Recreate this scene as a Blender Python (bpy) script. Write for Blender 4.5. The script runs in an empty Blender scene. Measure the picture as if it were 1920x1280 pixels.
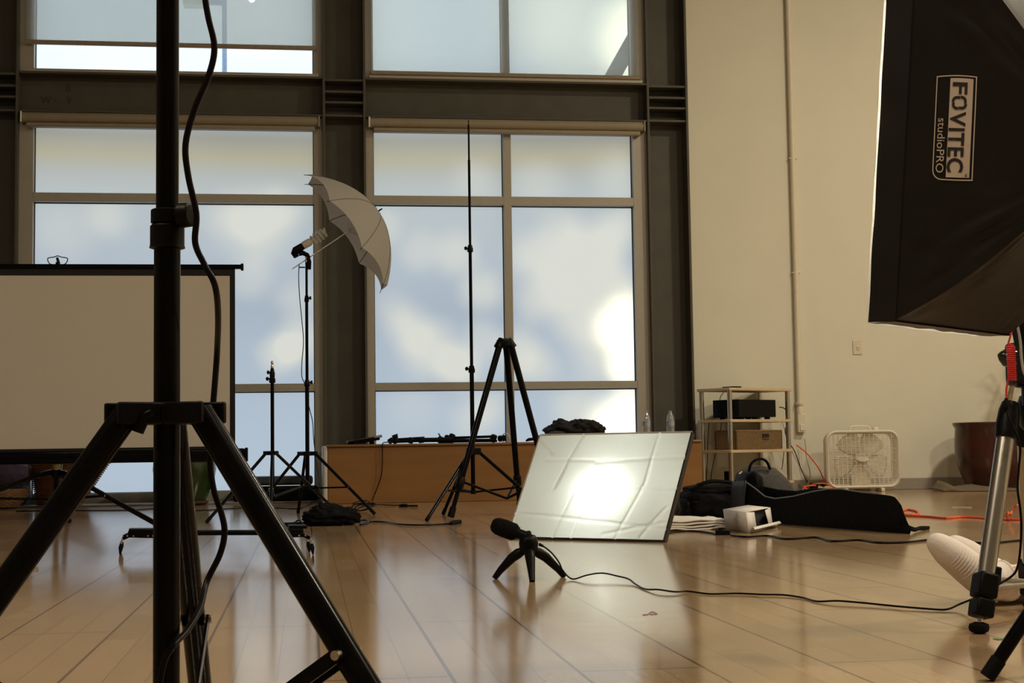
import bpy, bmesh, math, random
from math import sin, cos, pi, radians, sqrt, atan2
from mathutils import Vector, Matrix, noise

SC = bpy.context.scene
COL = SC.collection
V = Vector

# ------------------------------------------------------------------ camera
FPX, YAW, PITCH, ROLL, CH = 2772.81, 0.138773, 0.0713305, -0.0146478, 0.39
FW = V((sin(YAW) * cos(PITCH), cos(YAW) * cos(PITCH), sin(PITCH)))
_r = V((cos(YAW), -sin(YAW), 0)); _u = _r.cross(FW)
RT = _r * cos(ROLL) + _u * sin(ROLL)
UP = -_r * sin(ROLL) + _u * cos(ROLL)
cam = bpy.data.cameras.new('camera'); cam_o = bpy.data.objects.new('camera', cam); COL.objects.link(cam_o)
cam.sensor_width = 36; cam.lens = FPX / 1920 * 36; cam.clip_start = 0.05; cam.clip_end = 500
cam_o.matrix_world = Matrix(((RT.x, UP.x, -FW.x, 0), (RT.y, UP.y, -FW.y, 0), (RT.z, UP.z, -FW.z, CH), (0, 0, 0, 1)))
SC.camera = cam_o


def ray(x, y): return FW + RT * ((x - 960) / FPX) + UP * ((640 - y) / FPX)
def fl(x, y, z=0.0):                       # measured point -> place on a level plane
    d = ray(x, y); return V((0, 0, CH)) + d * ((z - CH) / d.z)
def at(x, y, Y):                           # measured point -> place at distance Y into the room
    d = ray(x, y); return V((0, 0, CH)) + d * (Y / d.y)


# ------------------------------------------------------------------ world: cloudy sky outside
SC.view_settings.view_transform = 'Standard'; SC.view_settings.look = 'None'
SC.view_settings.exposure = 0.16; SC.view_settings.gamma = 1.0
wd = bpy.data.worlds.new('sky'); SC.world = wd; wd.use_nodes = True
nt = wd.node_tree; nt.nodes.clear(); N = nt.nodes.new; L = nt.links.new
wo = N('ShaderNodeOutputWorld'); bgn = N('ShaderNodeBackground'); L(bgn.outputs[0], wo.inputs[0])
tc = N('ShaderNodeTexCoord')
nz = N('ShaderNodeTexNoise'); nz.inputs['Scale'].default_value = 26; nz.inputs['Detail'].default_value = 2
L(tc.outputs['Generated'], nz.inputs['Vector'])
dist = N('ShaderNodeVectorMath'); dist.operation = 'MULTIPLY_ADD'
sub = N('ShaderNodeVectorMath'); sub.operation = 'SUBTRACT'; L(nz.outputs['Color'], sub.inputs[0]); sub.inputs[1].default_value = (.5, .5, .5)
L(sub.outputs[0], dist.inputs[0]); dist.inputs[1].default_value = (.010, .010, .010); L(tc.outputs['Generated'], dist.inputs[2])
CLOUDS = [(205, 405, 42, .55), (120, 440, 60, .3), (480, 425, 75, .8), (530, 395, 50, .6), (430, 400, 50, .4), (560, 640, 50, .9), (520, 665, 42, .7),
          (470, 520, 45, .45), (560, 560, 45, .45), (720, 425, 36, .5), (855, 475, 48, .7), (785, 470, 42, .5), (905, 545, 46, .7), (765, 615, 46, .7), (740, 580, 40, .4),
          (805, 655, 58, .95), (865, 690, 46, .85), (905, 640, 40, .5), (1000, 480, 56, .85), (1060, 520, 54, .9), (1105, 465, 62, .95),
          (1010, 565, 46, .7), (1085, 590, 60, .9), (1130, 520, 60, .9), (1050, 430, 46, .6), (970, 660, 50, .75), (1165, 430, 46, .8), (1010, 690, 46, .6),
          (1140, 660, 70, .9), (885, 785, 50, .55), (1085, 770, 60, .75), (920, 760, 42, .5), (780, 760, 60, .25), (1010, 345, 50, .35), (890, 340, 45, .35), (1160, 335, 55, .45), (1100, 470, 34, .5), (470, 425, 34, .4), (545, 650, 30, .5), (850, 680, 40, .4),
          (1100, 60, 120, .6), (1000, 20, 100, .45), (700, 60, 120, .2), (470, 20, 90, .2), (1185, 560, 50, .8)]
GLOW = [(1180, 610, 62, 1.0), (1178, 690, 42, .6), (1172, 795, 66, 1.0), (1215, 70, 90, .7)]


def blobs(lst, src):
    acc = None
    for x, y, r, k in lst:
        c = ray(x, y).normalized()
        m = N('ShaderNodeVectorMath'); m.operation = 'DISTANCE'; L(src, m.inputs[0]); m.inputs[1].default_value = c
        q = N('ShaderNodeMapRange'); q.interpolation_type = 'SMOOTHERSTEP'
        L(m.outputs['Value'], q.inputs['Value'])
        q.inputs['From Min'].default_value = 0.0; q.inputs['From Max'].default_value = 1.5 * r / FPX
        q.inputs['To Min'].default_value = k; q.inputs['To Max'].default_value = 0.0
        if acc is None: acc = q.outputs[0]
        else:
            a = N('ShaderNodeMath'); a.operation = 'ADD'; L(acc, a.inputs[0]); L(q.outputs[0], a.inputs[1]); acc = a.outputs[0]
    return acc


cl = blobs(CLOUDS, dist.outputs[0])
nz2 = N('ShaderNodeTexNoise'); nz2.inputs['Scale'].default_value = 9; nz2.inputs['Detail'].default_value = 2
L(tc.outputs['Generated'], nz2.inputs['Vector'])
sm = N('ShaderNodeMath'); sm.operation = 'MULTIPLY_ADD'; L(nz2.outputs['Fac'], sm.inputs[0]); sm.inputs[1].default_value = .34; sm.inputs[2].default_value = -.15
sa = N('ShaderNodeMath'); sa.operation = 'ADD'; L(cl, sa.inputs[0]); L(sm.outputs[0], sa.inputs[1])
sc_ = N('ShaderNodeMath'); sc_.operation = 'MULTIPLY'; sc_.use_clamp = True; L(sa.outputs[0], sc_.inputs[0]); sc_.inputs[1].default_value = .98
sep = N('ShaderNodeSeparateXYZ'); L(tc.outputs['Generated'], sep.inputs[0])
grad = N('ShaderNodeValToRGB')             # sky colour by elevation; warm band paints in shade at lower pane tops
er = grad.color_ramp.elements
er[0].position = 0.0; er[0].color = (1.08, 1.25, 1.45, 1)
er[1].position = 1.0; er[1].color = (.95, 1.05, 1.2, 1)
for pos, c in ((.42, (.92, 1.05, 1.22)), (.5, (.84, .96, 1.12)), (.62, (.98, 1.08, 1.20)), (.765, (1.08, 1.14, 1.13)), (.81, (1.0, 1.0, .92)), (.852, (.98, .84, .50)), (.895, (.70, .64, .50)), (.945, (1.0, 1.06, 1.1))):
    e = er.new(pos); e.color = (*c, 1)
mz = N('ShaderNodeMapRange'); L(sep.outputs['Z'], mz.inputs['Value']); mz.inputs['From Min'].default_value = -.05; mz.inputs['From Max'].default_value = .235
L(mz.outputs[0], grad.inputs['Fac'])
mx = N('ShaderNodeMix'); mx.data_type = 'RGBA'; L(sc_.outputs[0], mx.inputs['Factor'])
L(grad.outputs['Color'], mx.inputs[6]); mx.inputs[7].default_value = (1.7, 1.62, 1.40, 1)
gl = blobs(GLOW, dist.outputs[0])
mg = N('ShaderNodeMix'); mg.data_type = 'RGBA'; mg.clamp_factor = True; L(gl, mg.inputs['Factor'])
L(mx.outputs[2], mg.inputs[6]); mg.inputs[7].default_value = (5.5, 4.9, 3.4, 1)
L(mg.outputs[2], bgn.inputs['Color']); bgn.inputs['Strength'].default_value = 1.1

# ------------------------------------------------------------------ warm fill (unseen ceiling lights added to brighten the room, behind and above)
W = 11.595
CEIL = 5.4


def area(name, loc, size, power, col, rot=(0, 0, 0)):
    l = bpy.data.lights.new(name, 'AREA'); l.shape = 'DISK'; l.size = size; l.energy = power; l.color = col
    o = bpy.data.objects.new(name, l); COL.objects.link(o); o.location = loc; o.rotation_euler = rot
    return o


FILL_COL = (1.0, .87, .66)
for lx, ly, lp in ((-2.5, 1.0, 120), (2.2, 1.0, 95), (5.4, 3.0, 190), (5.8, 7.5, 165)):
    area('ceiling_fill', (lx, ly, CEIL - .04), .5, lp, FILL_COL)
for cx, cz, sx, sz in ((-1.0, 1.5, 2.1, 2.8), (1.58, 1.5, 2.1, 2.8), (-1.0, 4.35, 2.1, 1.9), (1.58, 4.35, 2.1, 1.9)):   # sampling portals of the four windows
    l = bpy.data.lights.new('window_portal', 'AREA'); l.shape = 'RECTANGLE'; l.size = sx; l.size_y = sz; l.cycles.is_portal = True
    o = bpy.data.objects.new('window_portal', l); COL.objects.link(o); o.location = (cx, W + .13, cz); o.rotation_euler = (-pi / 2, 0, 0)


# ------------------------------------------------------------------ materials
MATS = {}


def mat(name, col, rough=.5, metal=0.0, var=.08, scale=30.0, bump=0.0, spec=.5, trans=0.0, sheen=0.0, stretch=(1, 1, 1), coat=0.0):
    if name in MATS: return MATS[name]
    m = bpy.data.materials.new(name); m.use_nodes = True; t = m.node_tree; b = t.nodes['Principled BSDF']
    b.inputs['Roughness'].default_value = rough; b.inputs['Metallic'].default_value = metal
    b.inputs['Specular IOR Level'].default_value = spec
    if sheen: b.inputs['Sheen Weight'].default_value = sheen
    if coat: b.inputs['Coat Weight'].default_value = coat
    tcn = t.nodes.new('ShaderNodeTexCoord'); mp = t.nodes.new('ShaderNodeMapping'); mp.inputs['Scale'].default_value = stretch
    t.links.new(tcn.outputs['Object'], mp.inputs[0])
    n = t.nodes.new('ShaderNodeTexNoise'); n.inputs['Scale'].default_value = scale; n.inputs['Detail'].default_value = 4
    t.links.new(mp.outputs[0], n.inputs['Vector'])
    r = t.nodes.new('ShaderNodeValToRGB')
    r.color_ramp.elements[0].color = (*[c * (1 - var) for c in col], 1); r.color_ramp.elements[0].position = .3
    r.color_ramp.elements[1].color = (*[min(1, c * (1 + var)) for c in col], 1); r.color_ramp.elements[1].position = .7
    t.links.new(n.outputs['Fac'], r.inputs[0]); t.links.new(r.outputs[0], b.inputs['Base Color'])
    if bump:
        bn = t.nodes.new('ShaderNodeBump'); bn.inputs['Strength'].default_value = bump; bn.inputs['Distance'].default_value = .01
        t.links.new(n.outputs['Fac'], bn.inputs['Height']); t.links.new(bn.outputs[0], b.inputs['Normal'])
    MATS[name] = m
    return m


def mix_mat(name, parts):                   # weighted sum of closures: [(kind, colour, weight)]
    m = bpy.data.materials.new(name); m.use_nodes = True; t = m.node_tree; t.nodes.clear()
    out = t.nodes.new('ShaderNodeOutputMaterial'); acc = None; tot = 0
    for kind, col, w in parts:
        s = t.nodes.new({'t': 'ShaderNodeBsdfTransparent', 'l': 'ShaderNodeBsdfTranslucent', 'd': 'ShaderNodeBsdfDiffuse', 'g': 'ShaderNodeBsdfGlossy'}[kind])
        s.inputs['Color'].default_value = (*col, 1)
        if kind == 'g': s.inputs['Roughness'].default_value = .7 if 'frost' in name else .08
        if acc is None: acc = s; tot = w
        else:
            x = t.nodes.new('ShaderNodeMixShader'); x.inputs[0].default_value = w / (tot + w); tot += w
            t.links.new(acc.outputs[0], x.inputs[1]); t.links.new(s.outputs[0], x.inputs[2]); acc = x
    t.links.new(acc.outputs[0], out.inputs[0]); MATS[name] = m
    return m


M_WALL = mat('painted_wall', (.70, .67, .55), .8, var=.02, scale=3, bump=.02)
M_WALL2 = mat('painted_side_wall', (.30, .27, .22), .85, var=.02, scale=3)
M_STEEL = mat('olive_painted_steel', (.088, .082, .064), .55, var=.08, scale=6, spec=.3)
M_FRAME = mat('champagne_aluminium', (.40, .365, .30), .45, metal=.15, var=.03, scale=20)
M_CASS = mat('roller_cassette_beige', (.30, .25, .17), .6, var=.04, scale=20)
M_BASE = mat('baseboard_vinyl', (.30, .26, .21), .6, var=.04)
M_BLACK = mat('black_metal', (.004, .0035, .0035), .2, metal=0.0, var=.2, scale=40, spec=.09)
M_PLAS = mat('black_plastic', (.005, .0045, .0045), .4, var=.2, scale=60, spec=.10)
M_RUB = mat('black_rubber', (.004, .004, .004), .7, var=.2, scale=60, spec=.12)
M_CABLE = mat('black_cable', (.006, .004, .005), .35, var=.15, spec=.12)
M_CLOTH = mat('black_nylon', (.005, .005, .006), .75, var=.3, scale=60, bump=.25, spec=.12)
M_BAGG = mat('worn_black_canvas', (.016, .015, .014), .7, var=.3, scale=25, bump=.3, spec=.2)
M_SOFTB = mat('black_softbox_fabric', (.012, .010, .0085), .42, var=.15, scale=9, bump=.12, spec=.25)
M_CHROME = mat('chrome', (.75, .74, .72), .18, metal=1, var=.03)
M_SILV = mat('brushed_silver', (.52, .49, .43), .28, metal=1, var=.05, scale=40, stretch=(1, 1, .05))
M_WHITEP = mat('white_plastic', (.74, .68, .56), .4, var=.03)
M_SCREEN = mat('screen_fabric', (.60, .545, .47), .85, var=.015, scale=120)
M_MAPLE = mat('orange_stained_plywood', (.25, .115, .030), .42, var=.12, scale=5, stretch=(.25, 1, 2.2), bump=.01)
M_PALE = mat('pale_edge_band', (.62, .60, .56), .5, var=.03)
M_SHELF = mat('birch_shelf', (.58, .45, .27), .5, var=.08, scale=8, stretch=(1, 6, 1))
M_WICK = mat('brown_wicker', (.24, .11, .05), .6, var=.35, scale=60)
M_WICK2 = mat('tan_wicker', (.26, .14, .06), .6, var=.3, scale=60)
M_PURP = mat('purple_cushion_cloth', (.045, .028, .06), .85, var=.25, scale=40, bump=.2, sheen=.2)
M_GREENP = mat('green_glaze', (.020, .040, .008), .18, var=.3, scale=8)
M_REDP = mat('oxblood_glaze', (.05, .013, .010), .22, var=.3, scale=7)
M_RUG = mat('tan_rug', (.15, .115, .072), .95, var=.15, scale=90, bump=.4)
M_ORANGE = mat('orange_cord', (.75, .10, .03), .5, var=.08)
M_RED = mat('red_cord', (.62, .03, .03), .4, var=.08)
M_GREYC = mat('grey_cable', (.42, .40, .34), .5, var=.05)
M_PAPER = mat('white_card', (.78, .74, .70), .7, var=.02)
M_WCLOTH = mat('white_cloth', (.78, .74, .68), .9, var=.04, scale=40, bump=.1)
M_SOCK = mat('white_knit_sock', (.78, .70, .64), .95, var=.03, scale=200, bump=.12)
M_SKIN = mat('skin', (.48, .27, .18), .55, var=.06, scale=20)
M_DARKC = mat('dark_trousers', (.05, .05, .06), .9, var=.1)
M_LEAF = mat('palm_leaf', (.34, .36, .09), .5, var=.25, scale=12)
M_TRUNK = mat('palm_trunk', (.22, .15, .08), .85, var=.3, scale=25, bump=.4)
M_CERAM = mat('white_ceramic', (.72, .68, .60), .3, var=.03)
M_BULB = mat('frosted_bulb_glass', (.75, .72, .62), .25, var=.03)
M_UMB = mix_mat('white_umbrella_nylon', [('d', (.42, .39, .34), .72), ('l', (.6, .57, .52), .28)])
M_SHADE_L = mix_mat('grey_mesh_shade', [('t', (.95, .95, .93), .50), ('l', (.6, .6, .57), .28), ('d', (.55, .52, .45), .25)])
M_SHADE_R = mix_mat('pale_mesh_shade', [('t', (.95, .96, .95), .58), ('l', (.55, .54, .5), .25), ('d', (.55, .52, .45), .17)])
M_FROST = mix_mat('frosted_pane', [('t', (.62, .64, .65), .86), ('l', (.6, .6, .58), .09), ('g', (.9, .9, .9), .05)])
M_CLEAR = mix_mat('clear_pane', [('t', (.93, .98, .98), .95), ('g', (.9, .9, .9), .05)])
M_DIFF = mix_mat('softbox_diffuser', [('l', (.86, .88, .84), .62), ('d', (.80, .80, .76), .38)])
M_BOTTLE = mix_mat('clear_bottle_plastic', [('t', (.88, .90, .90), .62), ('d', (.75, .76, .74), .18), ('g', (.9, .9, .9), .20)])
M_WATER = mix_mat('water', [('t', (.86, .9, .92), .9), ('g', (.9, .9, .9), .1)])
M_LABEL = mat('blue_bottle_label', (.30, .36, .44), .5, var=.3, scale=60)
M_INK = mat('black_ink', (.012, .010, .010), .6)
M_PRINT = mat('logo_print', (.60, .50, .42), .6, var=.04, scale=80)
M_PLANTER_S = mat('dark_soil', (.04, .03, .02), .95, var=.3, bump=.5)


def emit_mat(name, col, st):
    m = bpy.data.materials.new(name); m.use_nodes = True; t = m.node_tree; t.nodes.clear()
    o = t.nodes.new('ShaderNodeOutputMaterial'); e = t.nodes.new('ShaderNodeEmission'); e.inputs[0].default_value = (*col, 1); e.inputs[1].default_value = st
    t.links.new(e.outputs[0], o.inputs[0]); MATS[name] = m
    return m


M_LIT = emit_mat('warm_glow', (1, .93, .75), 30)


def floor_mat():
    m = bpy.data.materials.new('three_strip_laminate'); m.use_nodes = True; t = m.node_tree; n = t.nodes.new; l = t.links.new
    b = t.nodes['Principled BSDF']
    tcn = n('ShaderNodeTexCoord'); sp = n('ShaderNodeSeparateXYZ'); l(tcn.outputs['Object'], sp.inputs[0])
    cb = n('ShaderNodeCombineXYZ'); l(sp.outputs['Y'], cb.inputs['X'])
    ad = n('ShaderNodeMath'); ad.operation = 'ADD'; l(sp.outputs['X'], ad.inputs[0]); ad.inputs[1].default_value = .2 + .222 * 60; l(ad.outputs[0], cb.inputs['Y'])

    def brick(w, h, mortar, smooth=.1):
        k = n('ShaderNodeTexBrick'); l(cb.outputs[0], k.inputs['Vector'])
        k.inputs['Scale'].default_value = 1; k.inputs['Brick Width'].default_value = w; k.inputs['Row Height'].default_value = h
        k.inputs['Mortar Size'].default_value = mortar; k.inputs['Mortar Smooth'].default_value = smooth; k.offset = .37; k.inputs['Bias'].default_value = 0
        k.inputs['Color1'].default_value = (0, 0, 0, 1); k.inputs['Color2'].default_value = (1, 1, 1, 1); k.inputs['Mortar'].default_value = (.5, .5, .5, 1)
        return k
    k1 = brick(1.28, .222, .0031); k2 = brick(.46, .074, .0011)
    gm = n('ShaderNodeMapping'); l(tcn.outputs['Object'], gm.inputs[0]); gm.inputs['Scale'].default_value = (30, 1.6, 1)
    g = n('ShaderNodeTexNoise'); g.inputs['Scale'].default_value = 2.2; g.inputs['Detail'].default_value = 6; l(gm.outputs[0], g.inputs['Vector'])
    ramp = n('ShaderNodeValToRGB'); ramp.color_ramp.elements[0].color = (.30, .195, .10, 1); ramp.color_ramp.elements[1].color = (.465, .313, .174, 1)
    mixf = n('ShaderNodeMath'); mixf.operation = 'MULTIPLY_ADD'; l(k2.outputs['Color'], mixf.inputs[0]); mixf.inputs[1].default_value = .45
    hf = n('ShaderNodeMath'); hf.operation = 'MULTIPLY'; l(g.outputs['Fac'], hf.inputs[0]); hf.inputs[1].default_value = .55; l(hf.outputs[0], mixf.inputs[2])
    l(mixf.outputs[0], ramp.inputs[0])
    dk = n('ShaderNodeMix'); dk.data_type = 'RGBA'; dk.inputs[7].default_value = (.10, .06, .035, 1); l(ramp.outputs[0], dk.inputs[6])
    mm = n('ShaderNodeMath'); mm.operation = 'MULTIPLY_ADD'; l(k2.outputs['Fac'], mm.inputs[0]); mm.inputs[1].default_value = .55
    m2 = n('ShaderNodeMath'); m2.operation = 'MULTIPLY'; l(k1.outputs['Fac'], m2.inputs[0]); m2.inputs[1].default_value = .9; l(m2.outputs[0], mm.inputs[2])
    mm.use_clamp = True; l(mm.outputs[0], dk.inputs['Factor']); l(dk.outputs[2], b.inputs['Base Color'])
    # fine wear across the boards
    wm = n('ShaderNodeMapping'); l(tcn.outputs['Object'], wm.inputs[0]); wm.inputs['Scale'].default_value = (6, 70, 1)
    wn = n('ShaderNodeTexNoise'); wn.inputs['Scale'].default_value = 1.5; wn.inputs['Detail'].default_value = 3; l(wm.outputs[0], wn.inputs['Vector'])
    rr = n('ShaderNodeMapRange'); l(wn.outputs['Fac'], rr.inputs['Value']); rr.inputs['To Min'].default_value = .09; rr.inputs['To Max'].default_value = .15
    l(rr.outputs[0], b.inputs['Roughness'])
    hh = n('ShaderNodeMath'); hh.operation = 'MULTIPLY_ADD'; l(k1.outputs['Fac'], hh.inputs[0]); hh.inputs[1].default_value = -1.0
    h3 = n('ShaderNodeMath'); h3.operation = 'MULTIPLY'; l(wn.outputs['Fac'], h3.inputs[0]); h3.inputs[1].default_value = .02; l(h3.outputs[0], hh.inputs[2])
    bp = n('ShaderNodeBump'); bp.inputs['Strength'].default_value = .8; bp.inputs['Distance'].default_value = .0016; l(hh.outputs[0], bp.inputs['Height']); l(bp.outputs[0], b.inputs['Normal'])
    b.inputs['Specular IOR Level'].default_value = .5; b.inputs['IOR'].default_value = 1.72
    MATS['floor'] = m
    return m


# ------------------------------------------------------------------ mesh building
class MB:
    def __init__(s): s.v = []; s.f = []
    def add(s, vs, fs):
        o = len(s.v); s.v += [V(p) for p in vs]; s.f += [tuple(i + o for i in f) for f in fs]; return s
    def box(s, c, size, rot=None):
        x, y, z = [d / 2 for d in size]; R = rot or Matrix.Identity(3)
        vs = [V(c) + R @ V((a * x, b * y, d * z)) for a in (-1, 1) for b in (-1, 1) for d in (-1, 1)]
        return s.add(vs, [(0, 1, 3, 2), (4, 6, 7, 5), (0, 4, 5, 1), (2, 3, 7, 6), (0, 2, 6, 4), (1, 5, 7, 3)])
    def box2(s, a, b): return s.box([(p + q) / 2 for p, q in zip(a, b)], [abs(q - p) for p, q in zip(a, b)])
    def bar(s, p0, p1, w, t, side=None):     # rectangular bar p0->p1, w across 'side', t the other way
        p0 = V(p0); p1 = V(p1); d = (p1 - p0).normalized(); u = V(side) if side else (V((0, 0, 1)) if abs(d.z) < .9 else V((1, 0, 0)))
        a = (u - d * u.dot(d)).normalized(); b = d.cross(a)
        return s.box((p0 + p1) / 2, ((p1 - p0).length, w, t), Matrix((d, a, b)).transposed())
    def tube(s, pts, r, n=12, cap=True, sx=1.0, up=None):
        pts = [V(p) for p in pts]; k = len(pts); rs = r if isinstance(r, (list, tuple)) else [r] * k
        o = len(s.v); fr = None
        for i, p in enumerate(pts):
            d = (pts[min(i + 1, k - 1)] - pts[max(i - 1, 0)])
            d = d.normalized() if d.length > 1e-9 else V((0, 0, 1))
            if fr is None:
                h = V(up) if up else (V((0, 0, 1)) if abs(d.z) < .9 else V((0, 1, 0)))
            else: h = fr
            a = (h - d * h.dot(d)).normalized(); fr = a; b = d.cross(a)
            for j in range(n):
                th = 2 * pi * j / n; s.v.append(p + a * (rs[i] * cos(th)) + b * (rs[i] * sx * sin(th)))
        for i in range(k - 1):
            for j in range(n):
                s.f.append((o + i * n + j, o + i * n + (j + 1) % n, o + (i + 1) * n + (j + 1) % n, o + (i + 1) * n + j))
        if cap:
            s.f.append(tuple(o + j for j in reversed(range(n)))); s.f.append(tuple(o + (k - 1) * n + j for j in range(n)))
        return s
    def cyl(s, p0, p1, r, r1=None, n=16): return s.tube([p0, p1], [r, r if r1 is None else r1], n)
    def lathe(s, c, prof, n=32, R=None, cap=True):   # prof: [(radius, height)]
        R = R or Matrix.Identity(3); o = len(s.v); c = V(c)
        for r, z in prof:
            for j in range(n):
                t = 2 * pi * j / n; s.v.append(c + R @ V((r * cos(t), r * sin(t), z)))
        for i in range(len(prof) - 1):
            for j in range(n):
                s.f.append((o + i * n + j, o + i * n + (j + 1) % n, o + (i + 1) * n + (j + 1) % n, o + (i + 1) * n + j))
        if cap:
            s.f.append(tuple(o + j for j in reversed(range(n)))); s.f.append(tuple(o + (len(prof) - 1) * n + j for j in range(n)))
        return s
    def grid(s, fn, nu, nv):
        o = len(s.v)
        for i in range(nu + 1):
            for j in range(nv + 1): s.v.append(V(fn(i / nu, j / nv)))
        for i in range(nu):
            for j in range(nv):
                a = o + i * (nv + 1) + j; s.f.append((a, a + nv + 1, a + nv + 2, a + 1))
        return s
    def prism(s, poly, d):                    # closed outline (3D points) pushed along d
        k = len(poly); d = V(d); vs = [V(p) for p in poly] + [V(p) + d for p in poly]
        return s.add(vs, [tuple(reversed(range(k))), tuple(range(k, 2 * k))] + [(i, (i + 1) % k, k + (i + 1) % k, k + i) for i in range(k)])
    def build(s, name, m, parent=None, bevel=0, smooth=.7, solid=0, subd=0, seg=2):
        me = bpy.data.meshes.new(name); off = V(parent['_o']) if parent is not None and '_o' in parent else V((0, 0, 0))
        me.from_pydata([tuple(p - off) for p in s.v], [], s.f); me.update()
        bm = bmesh.new(); bm.from_mesh(me); bmesh.ops.recalc_face_normals(bm, faces=bm.faces); bm.to_mesh(me); bm.free()
        me.materials.append(m); me.shade_smooth(); me.set_sharp_from_angle(angle=smooth)
        o = bpy.data.objects.new(name, me); COL.objects.link(o)
        if parent is not None:
            o.parent = parent
            if '_o' in parent: o['_o'] = parent['_o']
        if solid: md = o.modifiers.new('s', 'SOLIDIFY'); md.thickness = solid; md.offset = 0
        if bevel: md = o.modifiers.new('b', 'BEVEL'); md.width = bevel; md.segments = seg; md.limit_method = 'ANGLE'; md.harden_normals = False
        if subd: md = o.modifiers.new('d', 'SUBSURF'); md.levels = subd; md.render_levels = subd
        return o


def thing(name, label, cat, loc, group=None):
    o = bpy.data.objects.new(name, None); COL.objects.link(o); o.location = loc; o.empty_display_size = .1
    o['label'] = label; o['category'] = cat; o['_o'] = list(loc)
    if group: o['group'] = group
    return o
def tag(o, label, cat, group=None):
    o['label'] = label; o['category'] = cat
    if group: o['group'] = group
    return o
def struct(o): o['kind'] = 'structure'; return o
def curve(pts, sub=6):                        # smooth path through points
    pts = [V(p) for p in pts]; out = []
    for i in range(len(pts) - 1):
        p0 = pts[max(i - 1, 0)]; p1 = pts[i]; p2 = pts[i + 1]; p3 = pts[min(i + 2, len(pts) - 1)]
        for k in range(sub):
            t = k / sub
            out.append(.5 * ((2 * p1) + (p2 - p0) * t + (2 * p0 - 5 * p1 + 4 * p2 - p3) * t * t + (3 * p1 - p0 - 3 * p2 + p3) * t ** 3))
    return out + [pts[-1]]
def soft(c, size, R=None, e=3.5, nz_=.01, fs=6, n=14, seed=0, flat=True):   # pillowy solid with cloth-like unevenness
    R = R or Matrix.Identity(3); bm = bmesh.new(); bmesh.ops.create_cube(bm, size=2)
    bmesh.ops.subdivide_edges(bm, edges=bm.edges, cuts=n, use_grid_fill=True); mb = MB(); idx = {}
    for i, v in enumerate(bm.verts):
        p = v.co; k = (abs(p.x) ** e + abs(p.y) ** e + abs(p.z) ** e) ** (1 / e); q = p / k
        d = noise.noise(q * fs * .4 + V((seed, seed * 2, 0))) + .5 * noise.noise(q * fs + V((seed, 5, 1)))
        q = V((q.x * size[0] / 2, q.y * size[1] / 2, q.z * size[2] / 2)) + q.normalized() * d * nz_
        if flat: q.z = max(q.z, -size[2] / 2)
        mb.v.append(V(c) + R @ q); idx[v] = i
    mb.f = [tuple(idx[v] for v in f.verts) for f in bm.faces]; bm.free()
    return mb
def rz(a): return Matrix.Rotation(a, 3, 'Z')
def text_mb(txt, size, place, bold=0.0, align='LEFT', spacing=1.0):    # writing laid on a surface; place(x, y) -> point
    cu = bpy.data.curves.new('t', 'FONT'); cu.body = txt; cu.size = size; cu.align_x = align; cu.offset = bold; cu.space_character = spacing; cu.resolution_u = 4
    o = bpy.data.objects.new('t', cu); COL.objects.link(o); dg = bpy.context.evaluated_depsgraph_get()
    me = bpy.data.meshes.new_from_object(o.evaluated_get(dg)); mb = MB()
    bm = bmesh.new(); bm.from_mesh(me); bmesh.ops.triangulate(bm, faces=bm.faces); bm.verts.index_update()
    xs = [v.co.x for v in bm.verts] or [0]
    mb.raw = [(v.co.x, v.co.y) for v in bm.verts]; mb.f = [tuple(v.index for v in f.verts) for f in bm.faces]; bm.free()
    bpy.data.objects.remove(o); bpy.data.curves.remove(cu); bpy.data.meshes.remove(me)
    mb.w = (min(xs), max(xs)); mb.v = [V(place(x, y)) for x, y in mb.raw] if place else []
    return mb


# ================================================================== THE SETTING
XL, XR, YB = -6.0, 8.2, -4.0
struct(MB().box2((XL, YB, -.1), (XR, W + .3, 0)).build('floor', floor_mat()))
struct(MB().box2((XL, YB, CEIL), (XR, W + .3, CEIL + .1)).build('ceiling', M_WALL2))
struct(MB().box2((XL - .1, YB, 0), (XL, W + .3, CEIL)).build('wall_left', M_WALL2))
struct(MB().box2((XR, YB, 0), (XR + .1, W + .3, CEIL)).build('wall_right', M_WALL))
struct(MB().box2((XL, YB - .1, 0), (XR, YB, CEIL)).build('wall_near', M_WALL2))
X3 = 3.088                                   # where the plain painted wall begins
struct(MB().box2((X3, W, 0), (XR, W + .3, CEIL)).build('wall_back', M_WALL))
struct(MB().box2((XL, W, 0), (-2.51, W + .3, CEIL)).build('wall_far_left', M_WALL2))
struct(MB().box2((X3, W - .015, 0), (XR, W, .092)).build('baseboard_back', M_BASE, bevel=.004))
struct(MB().box2((-2.5, 11.22, 0), (.14, W - .02, .012)).build('trim_1', mat('grey_floor_strip', (.26, .24, .2), .7), bevel=.004))
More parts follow.
